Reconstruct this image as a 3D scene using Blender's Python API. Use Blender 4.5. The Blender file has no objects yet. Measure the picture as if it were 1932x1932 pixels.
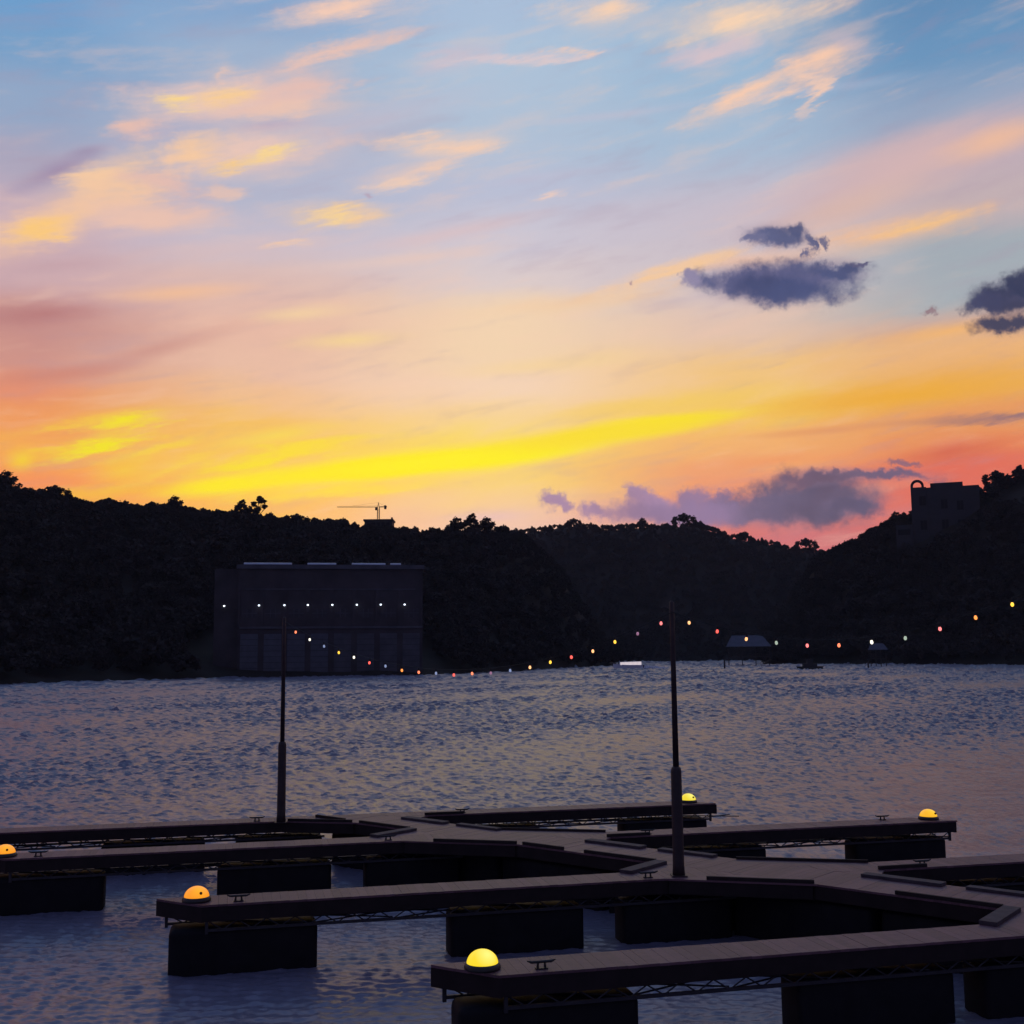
import bpy, bmesh, math, random
from mathutils import Vector, Matrix

SC = bpy.context.scene
COL = SC.collection
R = math.radians
random.seed(7)

# ------------------------------------------------------------------ camera
FPX, PITCH, ROLL, CZ = 2150.0, R(7.2), R(0.5), 5.12      # focal length for a picture 1932 wide
cam_d = bpy.data.cameras.new('camera')
cam_d.sensor_width = 36.0
cam_d.lens = 36.0 * FPX / 1932.0
cam_d.clip_start, cam_d.clip_end = 0.1, 9000
cam = bpy.data.objects.new('camera', cam_d)
COL.objects.link(cam)
cam.matrix_world = (Matrix.Translation((0, 0, CZ)) @ Matrix.Rotation(math.pi / 2 + PITCH, 4, 'X')
                    @ Matrix.Rotation(-ROLL, 4, 'Z'))
SC.camera = cam
CM = cam.matrix_world.to_3x3()

def sight(x, y):                     # direction seen at a point of the photograph
    return (CM @ Vector((x - 966, 966 - y, -FPX))).normalized()

def azel(x, y):
    d = sight(x, y)
    return math.degrees(math.atan2(d.x, d.y)), math.degrees(math.asin(d.z))

# ------------------------------------------------------------------ view
vs = SC.view_settings
SC.display_settings.display_device = 'sRGB'
vs.view_transform = 'Standard'
vs.look = 'None'
vs.exposure = 0.0
vs.gamma = 1.0
vs.use_curve_mapping = False
SC.render.engine = 'CYCLES'
SC.cycles.use_denoising = True
SC.cycles.max_bounces = 6

def lin(c):
    def f(v):
        v /= 255.0
        return v / 12.92 if v <= 0.04045 else ((v + 0.055) / 1.055) ** 2.4
    return (f(c[0]), f(c[1]), f(c[2]), 1.0)

# ------------------------------------------------------------------ world: dusk sky
W = bpy.data.worlds.new('World')
SC.world = W
W.use_nodes = True
nt = W.node_tree
nt.nodes.clear()
NN, LK = nt.nodes.new, nt.links.new

def wmath(op, a, b=None, c=None):
    n = NN('ShaderNodeMath'); n.operation = op
    for i, v in enumerate((a, b, c)):
        if v is None: continue
        if isinstance(v, (int, float)): n.inputs[i].default_value = v
        else: LK(v, n.inputs[i])
    return n.outputs[0]

def wrange(v, a, b, lo=0.0, hi=1.0, smooth=True):
    n = NN('ShaderNodeMapRange')
    n.interpolation_type = 'SMOOTHSTEP' if smooth else 'LINEAR'
    n.clamp = True
    LK(v, n.inputs['Value'])
    for k, x in zip(('From Min', 'From Max', 'To Min', 'To Max'), (a, b, lo, hi)):
        n.inputs[k].default_value = x
    return n.outputs['Result']

def wmix(f, a, b, blend='MIX'):
    n = NN('ShaderNodeMix'); n.data_type = 'RGBA'; n.blend_type = blend
    for s, v in ((n.inputs[0], f), (n.inputs[6], a), (n.inputs[7], b)):
        if isinstance(v, (int, float)): s.default_value = v
        elif isinstance(v, tuple): s.default_value = v
        else: LK(v, s)
    return n.outputs[2]

tc = NN('ShaderNodeTexCoord')
sep = NN('ShaderNodeSeparateXYZ'); LK(tc.outputs['Generated'], sep.inputs[0])
dx, dy, dz = sep.outputs
AZ = wmath('MULTIPLY', wmath('ARCTAN2', dx, dy), 180 / math.pi)
EL = wmath('MULTIPLY', wmath('ARCSINE', dz), 180 / math.pi)

def comb(a, b, c):
    n = NN('ShaderNodeCombineXYZ')
    for i, v in enumerate((a, b, c)):
        if isinstance(v, (int, float)): n.inputs[i].default_value = v
        else: LK(v, n.inputs[i])
    return n.outputs[0]

def wnoise(vec, scale, detail=5, rough=0.55, dist=0.0):
    n = NN('ShaderNodeTexNoise'); n.noise_dimensions = '3D'
    LK(vec, n.inputs['Vector'])
    n.inputs['Scale'].default_value = scale
    n.inputs['Detail'].default_value = detail
    n.inputs['Roughness'].default_value = rough
    n.inputs['Distortion'].default_value = dist
    return n.outputs['Fac']

tilt = wmath('SUBTRACT', dz, wmath('MULTIPLY', dx, 0.20))
streak_v = comb(wmath('MULTIPLY', dx, 3.2), wmath('MULTIPLY', dy, 3.2), wmath('MULTIPLY', tilt, 17.0))
STREAK = wnoise(streak_v, 1.25, 7, 0.6, 0.35)
STREAK2 = wnoise(streak_v, 3.6, 5, 0.6, 0.2)
PUFF = wnoise(tc.outputs['Generated'], 38.0, 7, 0.6, 0.15)
SOFT = wnoise(tc.outputs['Generated'], 9.0, 5, 0.55, 0.3)

# gently wandering coordinates so that no band has a ruled edge
UW = wmath('ADD', AZ, wmath('MULTIPLY', wmath('SUBTRACT', SOFT, 0.5), 5.0))
VW = wmath('ADD', EL, wmath('MULTIPLY', wmath('SUBTRACT', STREAK, 0.5), 2.6))

def column(stops, x):
    """colour against elevation along one upright line of the sky"""
    n = NN('ShaderNodeValToRGB'); r = n.color_ramp; r.interpolation = 'EASE'
    LK(wrange(VW, -4.0, 92.0, 0, 1, False), n.inputs[0])
    pts = sorted([((azel(x, y)[1] + 4.0) / 96.0, lin(c)) for y, c in stops])
    pts = [(0.0, pts[0][1])] + pts + [((45 + 4) / 96.0, lin((92, 130, 184))), (1.0, lin((52, 78, 128)))]
    r.elements[0].position, r.elements[0].color = pts[0]
    r.elements[1].position, r.elements[1].color = pts[-1]
    for p, c in pts[1:-1]:
        e = r.elements.new(p); e.color = c
    return n.outputs[0]

cols = [
 (60, [(0, (98, 156, 206)), (100, (110, 158, 202)), (200, (140, 166, 200)), (290, (168, 165, 190)), (400, (196, 172, 188)), (500, (206, 170, 176)),
       (600, (196, 136, 132)), (680, (208, 142, 130)), (745, (230, 138, 102)), (800, (243, 150, 74)), (850, (249, 168, 62)), (905, (250, 142, 72))]),
 (450, [(0, (126, 164, 206)), (100, (154, 178, 208)), (250, (178, 180, 202)), (360, (176, 182, 206)), (450, (200, 190, 205)), (530, (222, 186, 178)),
        (610, (232, 184, 164)), (690, (234, 188, 164)), (745, (242, 190, 140)), (800, (247, 192, 84)), (860, (250, 198, 74)), (940, (252, 186, 70))]),
 (950, [(0, (168, 192, 220)), (100, (172, 196, 220)), (250, (174, 194, 217)), (350, (184, 192, 216)), (450, (205, 200, 214)), (525, (220, 205, 206)),
        (590, (246, 214, 178)), (660, (246, 214, 176)), (730, (248, 214, 184)), (780, (250, 214, 150)), (840, (252, 220, 90)), (900, (252, 214, 110)), (985, (238, 196, 176))]),
 (1400, [(0, (142, 180, 214)), (100, (150, 184, 214)), (250, (162, 188, 214)), (400, (200, 190, 204)), (520, (206, 194, 202)), (610, (230, 196, 176)),
         (700, (246, 198, 122)), (780, (248, 200, 74)), (840, (248, 178, 100)), (900, (242, 150, 104)), (960, (232, 120, 100)), (1020, (212, 104, 114))]),
 (1800, [(0, (84, 136, 182)), (100, (94, 146, 190)), (200, (146, 165, 194)), (300, (192, 172, 184)), (400, (196, 176, 180)), (470, (160, 172, 182)), (560, (164, 174, 182)),
         (605, (206, 172, 156)), (660, (240, 180, 116)), (740, (240, 172, 70)), (790, (236, 152, 82)), (840, (236, 128, 72)), (890, (230, 98, 74)), (960, (228, 98, 88)), (1020, (205, 98, 116))]),
]
sky = column(cols[0][1], cols[0][0])
for (xa, _), (xb, st) in zip(cols[:-1], cols[1:]):
    sky = wmix(wrange(UW, azel(xa, 600)[0], azel(xb, 600)[0], 0, 1, True), sky, column(st, xb))
# faint streaks everywhere in the western half
sky = wmix(wmath('MULTIPLY', wrange(STREAK2, 0.5, 0.75), 0.24), sky, lin((250, 205, 178)))
sky = wmix(wmath('MULTIPLY', wrange(STREAK2, 0.5, 0.28), 0.2), sky, lin((168, 140, 165)))

# wandering coordinates: ragged, puffy edges for the dark clouds, drawn-out wisps for the light ones
def warped(vec, scale, detail, rough, ax, ay):
    n = NN('ShaderNodeTexNoise'); LK(vec, n.inputs['Vector'])
    n.inputs['Scale'].default_value = scale; n.inputs['Detail'].default_value = detail; n.inputs['Roughness'].default_value = rough
    m = NN('ShaderNodeVectorMath'); m.operation = 'MULTIPLY_ADD'
    sb = NN('ShaderNodeVectorMath'); sb.operation = 'SUBTRACT'
    LK(n.outputs['Color'], sb.inputs[0]); sb.inputs[1].default_value = (.5, .5, .5)
    LK(sb.outputs[0], m.inputs[0]); m.inputs[1].default_value = (ax, ay, 0); LK(comb(AZ, EL, 0.0), m.inputs[2])
    return m.outputs[0]
UVP = warped(tc.outputs['Generated'], 44.0, 6, 0.66, 2.5, 1.8)
UVL = warped(streak_v, 2.6, 6, 0.7, 7.5, 2.1)
CLOUDS = []
TONE = wrange(SOFT, .35, .65)

def cloud(x, y, hl, hw, ang, c, s=1.0, kind='light', k=None, soft=None):
    """one cloud: middle, half length, half width (photograph pixels), slope in degrees"""
    if kind == 'light':
        if hl >= 60 and s < 2:       # a thin veil round the brighter heart
            cloud(x, y, hl * 1.3, hw * 1.75, ang, c, .42 * s, 'soft', 1.5, -.1)
        hl *= 1.22; hw *= 1.34
    elif kind == 'dark':
        if hl >= 60: cloud(x, y, hl * 1.22, hw * 1.4, ang, tuple(v * .6 + w for v, w in zip(c, (78, 66, 78))), .4, 'soft', 1.3, .1)
        hl *= 1.1; hw *= 1.14
    a, e = azel(x, y)
    ca, sa = math.cos(R(ang)), math.sin(R(ang))
    a2, e2 = azel(x + hl * ca * .5, y - hl * sa * .5); a1, e1 = azel(x - hl * ca * .5, y + hl * sa * .5)
    b2, f2 = azel(x - hw * sa * .5, y - hw * ca * .5); b1, f1 = azel(x + hw * sa * .5, y + hw * ca * .5)
    th = math.atan2(e2 - e1, a2 - a1); A = math.hypot(a2 - a1, e2 - e1); B = math.hypot(b2 - b1, f2 - f1)
    k = k if k is not None else {'light': 1.9, 'soft': 1.2, 'dark': 0.9}[kind]
    soft = soft if soft is not None else {'light': 0.1, 'soft': -0.2, 'dark': 0.30}[kind]
    g = 1.12 + .36 * k
    wa, wb = {'light': (2.2, .7), 'soft': (0, 0), 'dark': (.8, .6)}[kind]
    ex = g * math.hypot(A * math.cos(th), B * math.sin(th)) + wa; ey = g * math.hypot(A * math.sin(th), B * math.cos(th)) + wb
    CLOUDS.append((a - ex, a + ex, e - ey, e + ey, a, e, th, A, B, kind, k, soft, s, lin(c)))

def paint(col, q):
    _, _, _, _, a, e, th, A, B, kind, k, soft, s, c = q
    m = NN('ShaderNodeMapping'); m.vector_type = 'TEXTURE'
    LK({'light': UVL, 'soft': UV0, 'dark': UVP}[kind], m.inputs['Vector'])
    m.inputs['Location'].default_value = (a, e, 0)
    m.inputs['Rotation'].default_value = (0, 0, th)
    m.inputs['Scale'].default_value = (A, B, 1)
    ln = NN('ShaderNodeVectorMath'); ln.operation = 'LENGTH'; LK(m.outputs[0], ln.inputs[0])
    d = wmath('MULTIPLY_ADD', {'light': STREAK2, 'soft': STREAK, 'dark': PUFF}[kind], k, ln.outputs['Value'])
    if kind == 'light': d = wmath('MULTIPLY_ADD', PUFF, .9, d); soft += .45 - .25; base = 1.12 + .45
    else: base = 1.12
    if kind == 'dark':
        c = wmix(TONE, tuple(v * .86 for v in c[:3]) + (1,), tuple(min(1, v * 1.22 + .012) for v in c[:3]) + (1,))
    return wmix(wrange(d, base + k / 2, soft + k / 2, 0.0, s), col, c)

PE, YE = (249, 207, 184), (255, 218, 140)
# mauve veils
cloud(110, 320, 150, 30, 24, (158, 136, 168), .85, 'soft')
cloud(165, 285, 60, 18, 10, (146, 130, 165), .7, 'soft')
cloud(510, 237, 95, 16, 5, (172, 163, 194), .8, 'soft')
cloud(120, 500, 220, 24, 4, (196, 160, 170), .7, 'soft')
cloud(80, 592, 190, 32, 4, (182, 118, 120), .9, 'soft')
cloud(290, 660, 230, 26, 16, (204, 146, 138), .8, 'soft')
cloud(120, 705, 190, 20, 6, (206, 130, 116), .7, 'soft')
cloud(850, 440, 260, 22, 11, (224, 192, 192), .6, 'soft')
cloud(760, 490, 300, 18, 6, (232, 202, 192), .7, 'soft')
# broad pink veil on the right
cloud(1690, 320, 400, 72, 22, (216, 182, 182), .95, 'soft')
cloud(1600, 390, 220, 40, 18, (220, 184, 172), .8, 'soft')
cloud(1880, 262, 150, 34, 20, (242, 190, 158), .9, 'soft')
cloud(1640, 445, 180, 24, 11, (246, 192, 148), .9, 'light')
cloud(1730, 425, 100, 12, 14, (252, 198, 130), .85, 'light')
cloud(1400, 492, 190, 22, 5, (248, 200, 168), .85, 'soft')
cloud(1240, 522, 130, 15, 17, (252, 204, 150), .9, 'light')
cloud(1100, 570, 260, 24, 6, (248, 206, 160), .6, 'soft')
cloud(1790, 625, 260, 24, 8, (248, 184, 108), .85, 'soft')
cloud(1450, 180, 330, 14, 6, (182, 190, 212), .6, 'soft')
cloud(1180, 215, 200, 12, 7, (196, 192, 210), .6, 'soft')
cloud(1010, 335, 220, 14, 8, (196, 192, 212), .5, 'soft')
# peach wisps, top left to right
cloud(640, 18, 120, 24, 10, PE, 1)
cloud(420, 60, 60, 26, 30, (150, 168, 200), .5, 'soft')
cloud(610, 105, 180, 17, 15, (236, 196, 182), .95)
cloud(440, 186, 195, 38, 3, (240, 203, 188), 1)
cloud(560, 165, 110, 30, 10, (232, 192, 182), .9)
cloud(338, 194, 46, 11, -2, YE, .95)
cloud(425, 178, 70, 14, 5, (252, 208, 146), .8)
cloud(409, 134, 34, 15, 8, (242, 200, 178), .95)
cloud(500, 208, 150, 14, 4, (240, 198, 178), .85)
cloud(275, 238, 60, 18, 5, (236, 192, 176), .9)
cloud(470, 286, 165, 40, 4, (236, 200, 186), 1)
cloud(380, 280, 60, 22, 10, (250, 204, 160), .9)
cloud(515, 288, 62, 10, 20, YE, 1)
cloud(440, 307, 55, 12, 8, (254, 208, 130), .9)
cloud(850, 274, 110, 20, 6, (248, 208, 180), 1)
cloud(790, 318, 110, 18, 16, (248, 206, 178), .95)
cloud(740, 345, 70, 14, 8, (246, 208, 182), .8)
cloud(870, 108, 90, 22, 18, (206, 192, 204), .9)
cloud(940, 110, 150, 7, 6, (216, 200, 208), .8)
cloud(650, 404, 115, 22, 2, (252, 206, 150), 1)
cloud(615, 404, 55, 14, 4, YE, .9)
cloud(557, 451, 48, 9, 0, (250, 208, 170), .9)
cloud(405, 367, 40, 14, 0, (240, 198, 176), .7)
cloud(205, 340, 105, 36, 22, (251, 207, 164), 1)
cloud(110, 410, 200, 44, 22, (246, 200, 165), 1)
cloud(80, 432, 80, 22, 14, (255, 204, 122), .95)
cloud(290, 412, 140, 27, 0, (238, 196, 178), .95)
cloud(300, 340, 60, 18, -14, (232, 190, 178), .8)
cloud(1140, 18, 95, 28, 8, (250, 212, 182), .95)
cloud(1390, 38, 165, 40, 8, (250, 214, 182), 1)
cloud(1345, 100, 105, 20, 12, (218, 196, 202), .9)
cloud(1010, 106, 80, 7, 8, (226, 204, 204), .8)
cloud(1060, 88, 26, 9, 0, (240, 204, 186), .9)
cloud(1410, 182, 130, 22, 26, (250, 206, 178), 1)
cloud(1560, 108, 82, 30, 18, (250, 204, 176), 1)
cloud(1528, 178, 42, 22, 82, (244, 204, 182), .95)
cloud(1600, 80, 60, 22, -20, (190, 180, 196), .6, 'soft')
cloud(1030, 372, 26, 10, 10, (244, 208, 190), .8)
# pale gold
cloud(330, 553, 190, 22, 4, (246, 192, 150), .8, 'soft')
cloud(560, 592, 130, 20, 4, (247, 212, 164), .9, 'soft')
cloud(660, 642, 140, 22, 4, (248, 216, 146), .85, 'soft')
cloud(1020, 690, 260, 22, 5, (248, 214, 150), .6, 'soft')
cloud(1280, 760, 330, 26, 7, (248, 206, 96), .8, 'soft')
cloud(1690, 748, 330, 36, 6, (243, 174, 48), .9, 'soft')
cloud(430, 470, 340, 40, 5, (226, 190, 184), .5, 'soft')
cloud(720, 225, 300, 42, 13, (204, 192, 206), .5, 'soft')
cloud(300, 250, 260, 34, 14, (198, 180, 196), .5, 'soft')
cloud(60, 260, 200, 40, 10, (176, 164, 186), .45, 'soft')
# burning yellow bands
YB = (254, 236, 8)
cloud(520, 822, 150, 22, 10, (250, 220, 80), .85, 'soft')
cloud(480, 868, 110, 18, 12, (250, 228, 30), .9, 'light')
cloud(740, 880, 430, 34, 6, YB, 1, 'soft', 1.0, .35)
cloud(860, 868, 260, 22, 6, (255, 242, 4), 1, 'soft', .8, .3)
cloud(430, 916, 170, 26, 5, YB, .95, 'soft', 1.0, .2)
cloud(560, 850, 150, 14, 9, (252, 226, 40), .8, 'light')
cloud(180, 930, 160, 14, 4, (250, 190, 50), .7, 'light')
cloud(120, 800, 110, 9, 12, (248, 204, 60), .7, 'light')
cloud(300, 845, 90, 9, 14, (250, 214, 60), .7, 'light')
cloud(640, 925, 200, 14, 5, (254, 226, 60), .8, 'light')
cloud(1160, 815, 280, 26, 8, (253, 226, 30), .95, 'soft', 1.0, .2)
cloud(1240, 792, 160, 12, 4, (254, 230, 10), .8, 'soft')
cloud(240, 793, 80, 12, 11, (246, 228, 24), 1, 'light', 1.6)
cloud(185, 836, 110, 12, 13, (246, 230, 18), 1, 'light', 1.6)
cloud(42, 868, 42, 30, 15, (248, 214, 34), .9, 'soft')
cloud(235, 888, 80, 36, 10, (249, 204, 48), .8, 'soft')
cloud(330, 880, 90, 12, 18, (250, 210, 70), .8, 'light')
cloud(900, 945, 200, 22, 3, (248, 206, 150), .7, 'soft')
cloud(920, 975, 120, 14, 2, (226, 190, 196), .6, 'soft')
# embers low on the right
cloud(1790, 852, 150, 28, 10, (214, 92, 74), .85, 'soft')
cloud(1560, 812, 190, 10, 5, (228, 150, 100), .7, 'soft')
cloud(1880, 790, 120, 9, 3, (138, 106, 120), .9, 'light', 1.0)
cloud(1800, 794, 170, 11, 3, (186, 130, 112), .65, 'soft')
cloud(1480, 868, 220, 18, 4, (246, 150, 96), .6, 'soft')
# lavender bank along the ridge
LV = (142, 116, 156)
cloud(1520, 960, 260, 30, 2, (200, 120, 130), .6, 'soft')
cloud(1400, 975, 280, 24, 1, (150, 110, 140), .8, 'soft')
for q in [(1036, 944, 24, 17, -20, LV), (1056, 956, 22, 10, -10, LV), (1118, 966, 36, 15, 0, LV), (1230, 966, 110, 24, 2, LV),
          (1200, 932, 24, 24, 0, LV), (1240, 945, 40, 16, 0, LV), (1312, 942, 38, 22, 0, (124, 102, 142)), (1358, 950, 26, 18, 0, (124, 100, 138)),
          (1390, 968, 60, 16, 0, (110, 94, 132)), (1470, 950, 80, 32, 0, (88, 80, 116)), (1540, 944, 135, 54, 3, (80, 78, 116)), (1450, 964, 140, 30, 0, (88, 82, 120)), (1300, 970, 120, 26, 0, (124, 104, 146)), (1610, 958, 60, 18, 0, (82, 78, 116)),
          (1640, 894, 140, 11, -2, (92, 78, 112)), (1540, 902, 80, 14, 6, (104, 84, 116)), (1700, 872, 30, 8, 0, (130, 88, 108)), (1770, 906, 26, 5, 0, (150, 86, 100))]:
    cloud(*q, .95, 'dark', 1.0, .35)
# slate-blue clouds
SB = (62, 72, 118)
for q in [(1470, 530, 150, 40, 1, SB), (1400, 532, 100, 26, 2, (68, 76, 120)), (1480, 548, 130, 32, 0, (56, 68, 114)), (1570, 514, 62, 20, 0, (64, 74, 118)),
          (1618, 503, 26, 6, 4, (86, 84, 120)), (1304, 526, 20, 18, 0, (132, 124, 156)),
          (1466, 448, 68, 23, -4, (78, 86, 128)), (1508, 436, 22, 22, 0, (74, 82, 124)), (1530, 466, 12, 26, -12, (88, 92, 132)), (1556, 462, 14, 10, 0, (112, 108, 140)), (1420, 450, 30, 9, 0, (98, 100, 136)),
          (1905, 562, 86, 34, 3, (48, 54, 92)), (1862, 572, 46, 22, 0, (60, 64, 102)), (1900, 612, 66, 18, 4, (54, 58, 92)), (1940, 540, 60, 26, 0, (46, 54, 92)),
          (1766, 584, 20, 6, 6, (150, 124, 132)), (1190, 538, 9, 6, 0, (170, 140, 140)),
          (690, 366, 14, 6, 0, (178, 164, 184))]:
    cloud(*q, .97, 'dark', 1.1, .42)

# the rest of the dome: dull blue dusk away from the sunset
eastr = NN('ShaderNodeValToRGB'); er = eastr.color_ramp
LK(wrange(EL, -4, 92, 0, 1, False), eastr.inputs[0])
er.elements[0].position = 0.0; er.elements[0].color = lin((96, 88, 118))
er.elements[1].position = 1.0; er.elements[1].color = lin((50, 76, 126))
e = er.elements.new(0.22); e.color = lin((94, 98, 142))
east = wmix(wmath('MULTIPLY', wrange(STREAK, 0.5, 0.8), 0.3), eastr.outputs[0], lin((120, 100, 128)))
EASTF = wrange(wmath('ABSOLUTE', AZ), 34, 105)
UV0 = comb(AZ, EL, 0.0)
sky0 = sky

def background(col, strength):
    n = NN('ShaderNodeBackground')
    LK(col, n.inputs[0])
    n.inputs[1].default_value = strength
    return n.outputs[0]

def choose(fac, a, b):               # fac is exactly 0 or 1: only one side is evaluated
    n = NN('ShaderNodeMixShader'); LK(fac, n.inputs[0]); LK(a, n.inputs[1]); LK(b, n.inputs[2])
    return n.outputs[0]

SKYGAIN = 0.97
SHARED = (('UVP', 'NodeSocketVector'), ('UVL', 'NodeSocketVector'), ('UV0', 'NodeSocketVector'), ('STREAK', 'NodeSocketFloat'),
          ('STREAK2', 'NodeSocketFloat'), ('PUFF', 'NodeSocketFloat'), ('TONE', 'NodeSocketFloat'), ('sky0', 'NodeSocketColor'))
def cell(a0, a1, e0, e1):
    """sky with only the clouds that reach into this cell (a node group of its own)"""
    global UVP, UVL, UV0, NN, LK
    G = globals()
    keep = {k: G[k] for k, _ in SHARED}; keepf = (NN, LK)
    g = bpy.data.node_groups.new('clouds', 'ShaderNodeTree')
    for k, ty in SHARED: g.interface.new_socket(k, in_out='INPUT', socket_type=ty)
    g.interface.new_socket('sky', in_out='OUTPUT', socket_type='NodeSocketColor')
    NN, LK = g.nodes.new, g.links.new
    gi, go = NN('NodeGroupInput'), NN('NodeGroupOutput')
    for k, _ in SHARED: G[k] = gi.outputs[k]
    col = G['sky0']; n = 0
    for q in CLOUDS:
        if q[1] < a0 or q[0] > a1 or q[3] < e0 or q[2] > e1: continue
        n += 1
        if n % 10 == 0:              # keeps the shader's evaluation order short
            def late(v):
                b = NN('ShaderNodeVectorMath'); b.operation = 'MULTIPLY_ADD'
                LK(col, b.inputs[0]); b.inputs[1].default_value = (1e-7, 1e-7, 0); LK(v, b.inputs[2]); return b.outputs[0]
            UVP, UVL, UV0 = late(UVP), late(UVL), late(UV0)
        col = paint(col, q)
    LK(col, go.inputs[0])
    NN, LK = keepf
    for k, v in keep.items(): G[k] = v
    gn = NN('ShaderNodeGroup'); gn.node_tree = g
    for k, v in keep.items(): LK(v, gn.inputs[k])
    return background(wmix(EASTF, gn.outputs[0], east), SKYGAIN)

def split(a0, a1, e0, e1, depth):
    """halve the sky again and again so that each direction meets few clouds"""
    n = sum(1 for q in CLOUDS if not (q[1] < a0 or q[0] > a1 or q[3] < e0 or q[2] > e1))
    if depth == 0 or n < 9: return cell(a0, a1, e0, e1)
    va = sorted(min(max(q[4], a0), a1) for q in CLOUDS if not (q[1] < a0 or q[0] > a1 or q[3] < e0 or q[2] > e1))
    ve = sorted(min(max(q[5], e0), e1) for q in CLOUDS if not (q[1] < a0 or q[0] > a1 or q[3] < e0 or q[2] > e1))
    ma, me = va[len(va) // 2], ve[len(ve) // 2]
    if depth % 2: return choose(wmath('GREATER_THAN', EL, me), split(a0, a1, e0, me, depth - 1), split(a0, a1, me, e1, depth - 1))
    return choose(wmath('GREATER_THAN', AZ, ma), split(a0, ma, e0, e1, depth - 1), split(ma, a1, e0, e1, depth - 1))

def build_sky():
    global sky0
    sky0 = wmix(.05, sky0, lin((222, 206, 208)))
    a0, a1 = min(q[0] for q in CLOUDS), max(q[1] for q in CLOUDS)
    e0, e1 = min(q[2] for q in CLOUDS), max(q[3] for q in CLOUDS)
    inside = wmath('MULTIPLY', wmath('MULTIPLY', wmath('GREATER_THAN', AZ, a0), wmath('LESS_THAN', AZ, a1)),
                   wmath('MULTIPLY', wmath('GREATER_THAN', EL, e0), wmath('LESS_THAN', EL, e1)))
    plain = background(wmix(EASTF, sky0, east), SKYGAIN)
    return choose(inside, plain, split(a0, a1, e0, e1, 3))

SUN_AZ, SUN_EL = -7.0, 1.2
nish = NN('ShaderNodeTexSky'); nish.sky_type = 'NISHITA'; nish.sun_disc = False
nish.sun_elevation = R(SUN_EL); nish.sun_rotation = R(SUN_AZ)
nish.altitude = 150; nish.air_density = 1.0; nish.dust_density = 1.5
add = NN('ShaderNodeAddShader'); LK(background(nish.outputs[0], 0.012), add.inputs[0]); LK(build_sky(), add.inputs[1])
out = NN('ShaderNodeOutputWorld'); LK(add.outputs[0], out.inputs[0])
W.cycles.sampling_method = 'MANUAL'; W.cycles.sample_map_resolution = 512

# ------------------------------------------------------------------ sun (already behind the western hills)
sd = bpy.data.lights.new('sun', 'SUN'); sd.energy = 2.0; sd.angle = R(0.5); sd.color = (1.0, 0.72, 0.45)
so = bpy.data.objects.new('sun', sd); COL.objects.link(so)
sdir = Vector((math.sin(R(SUN_AZ)) * math.cos(R(SUN_EL)), math.cos(R(SUN_AZ)) * math.cos(R(SUN_EL)), math.sin(R(SUN_EL))))
so.rotation_euler = (-sdir).to_track_quat('-Z', 'Y').to_euler()
so.location = (0, 0, 60)

# ------------------------------------------------------------------ helpers
def tag(o, label=None, cat=None, group=None, kind=None):
    if label: o['label'] = label
    if cat: o['category'] = cat
    if group: o['group'] = group
    if kind: o['kind'] = kind
    return o

def empty(name, loc, rz=0.0, label=None, cat=None, group=None):
    o = bpy.data.objects.new(name, None); COL.objects.link(o)
    o.empty_display_size = 0.2
    o.location = loc; o.rotation_euler = (0, 0, rz)
    return tag(o, label, cat, group)

def mesh(name, verts, faces, m, parent=None, smooth=False):
    d = bpy.data.meshes.new(name); d.from_pydata([tuple(v) for v in verts], [], faces)
    if smooth: d.polygons.foreach_set('use_smooth', [True] * len(d.polygons))
    d.materials.append(m); d.update()
    return inst(name, d, parent)

def inst(name, d, parent=None, loc=None, rz=None):
    o = bpy.data.objects.new(name, d); COL.objects.link(o)
    if parent: o.parent = parent
    if loc is not None: o.location = loc
    if rz is not None: o.rotation_euler = (0, 0, rz)
    return o

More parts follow.
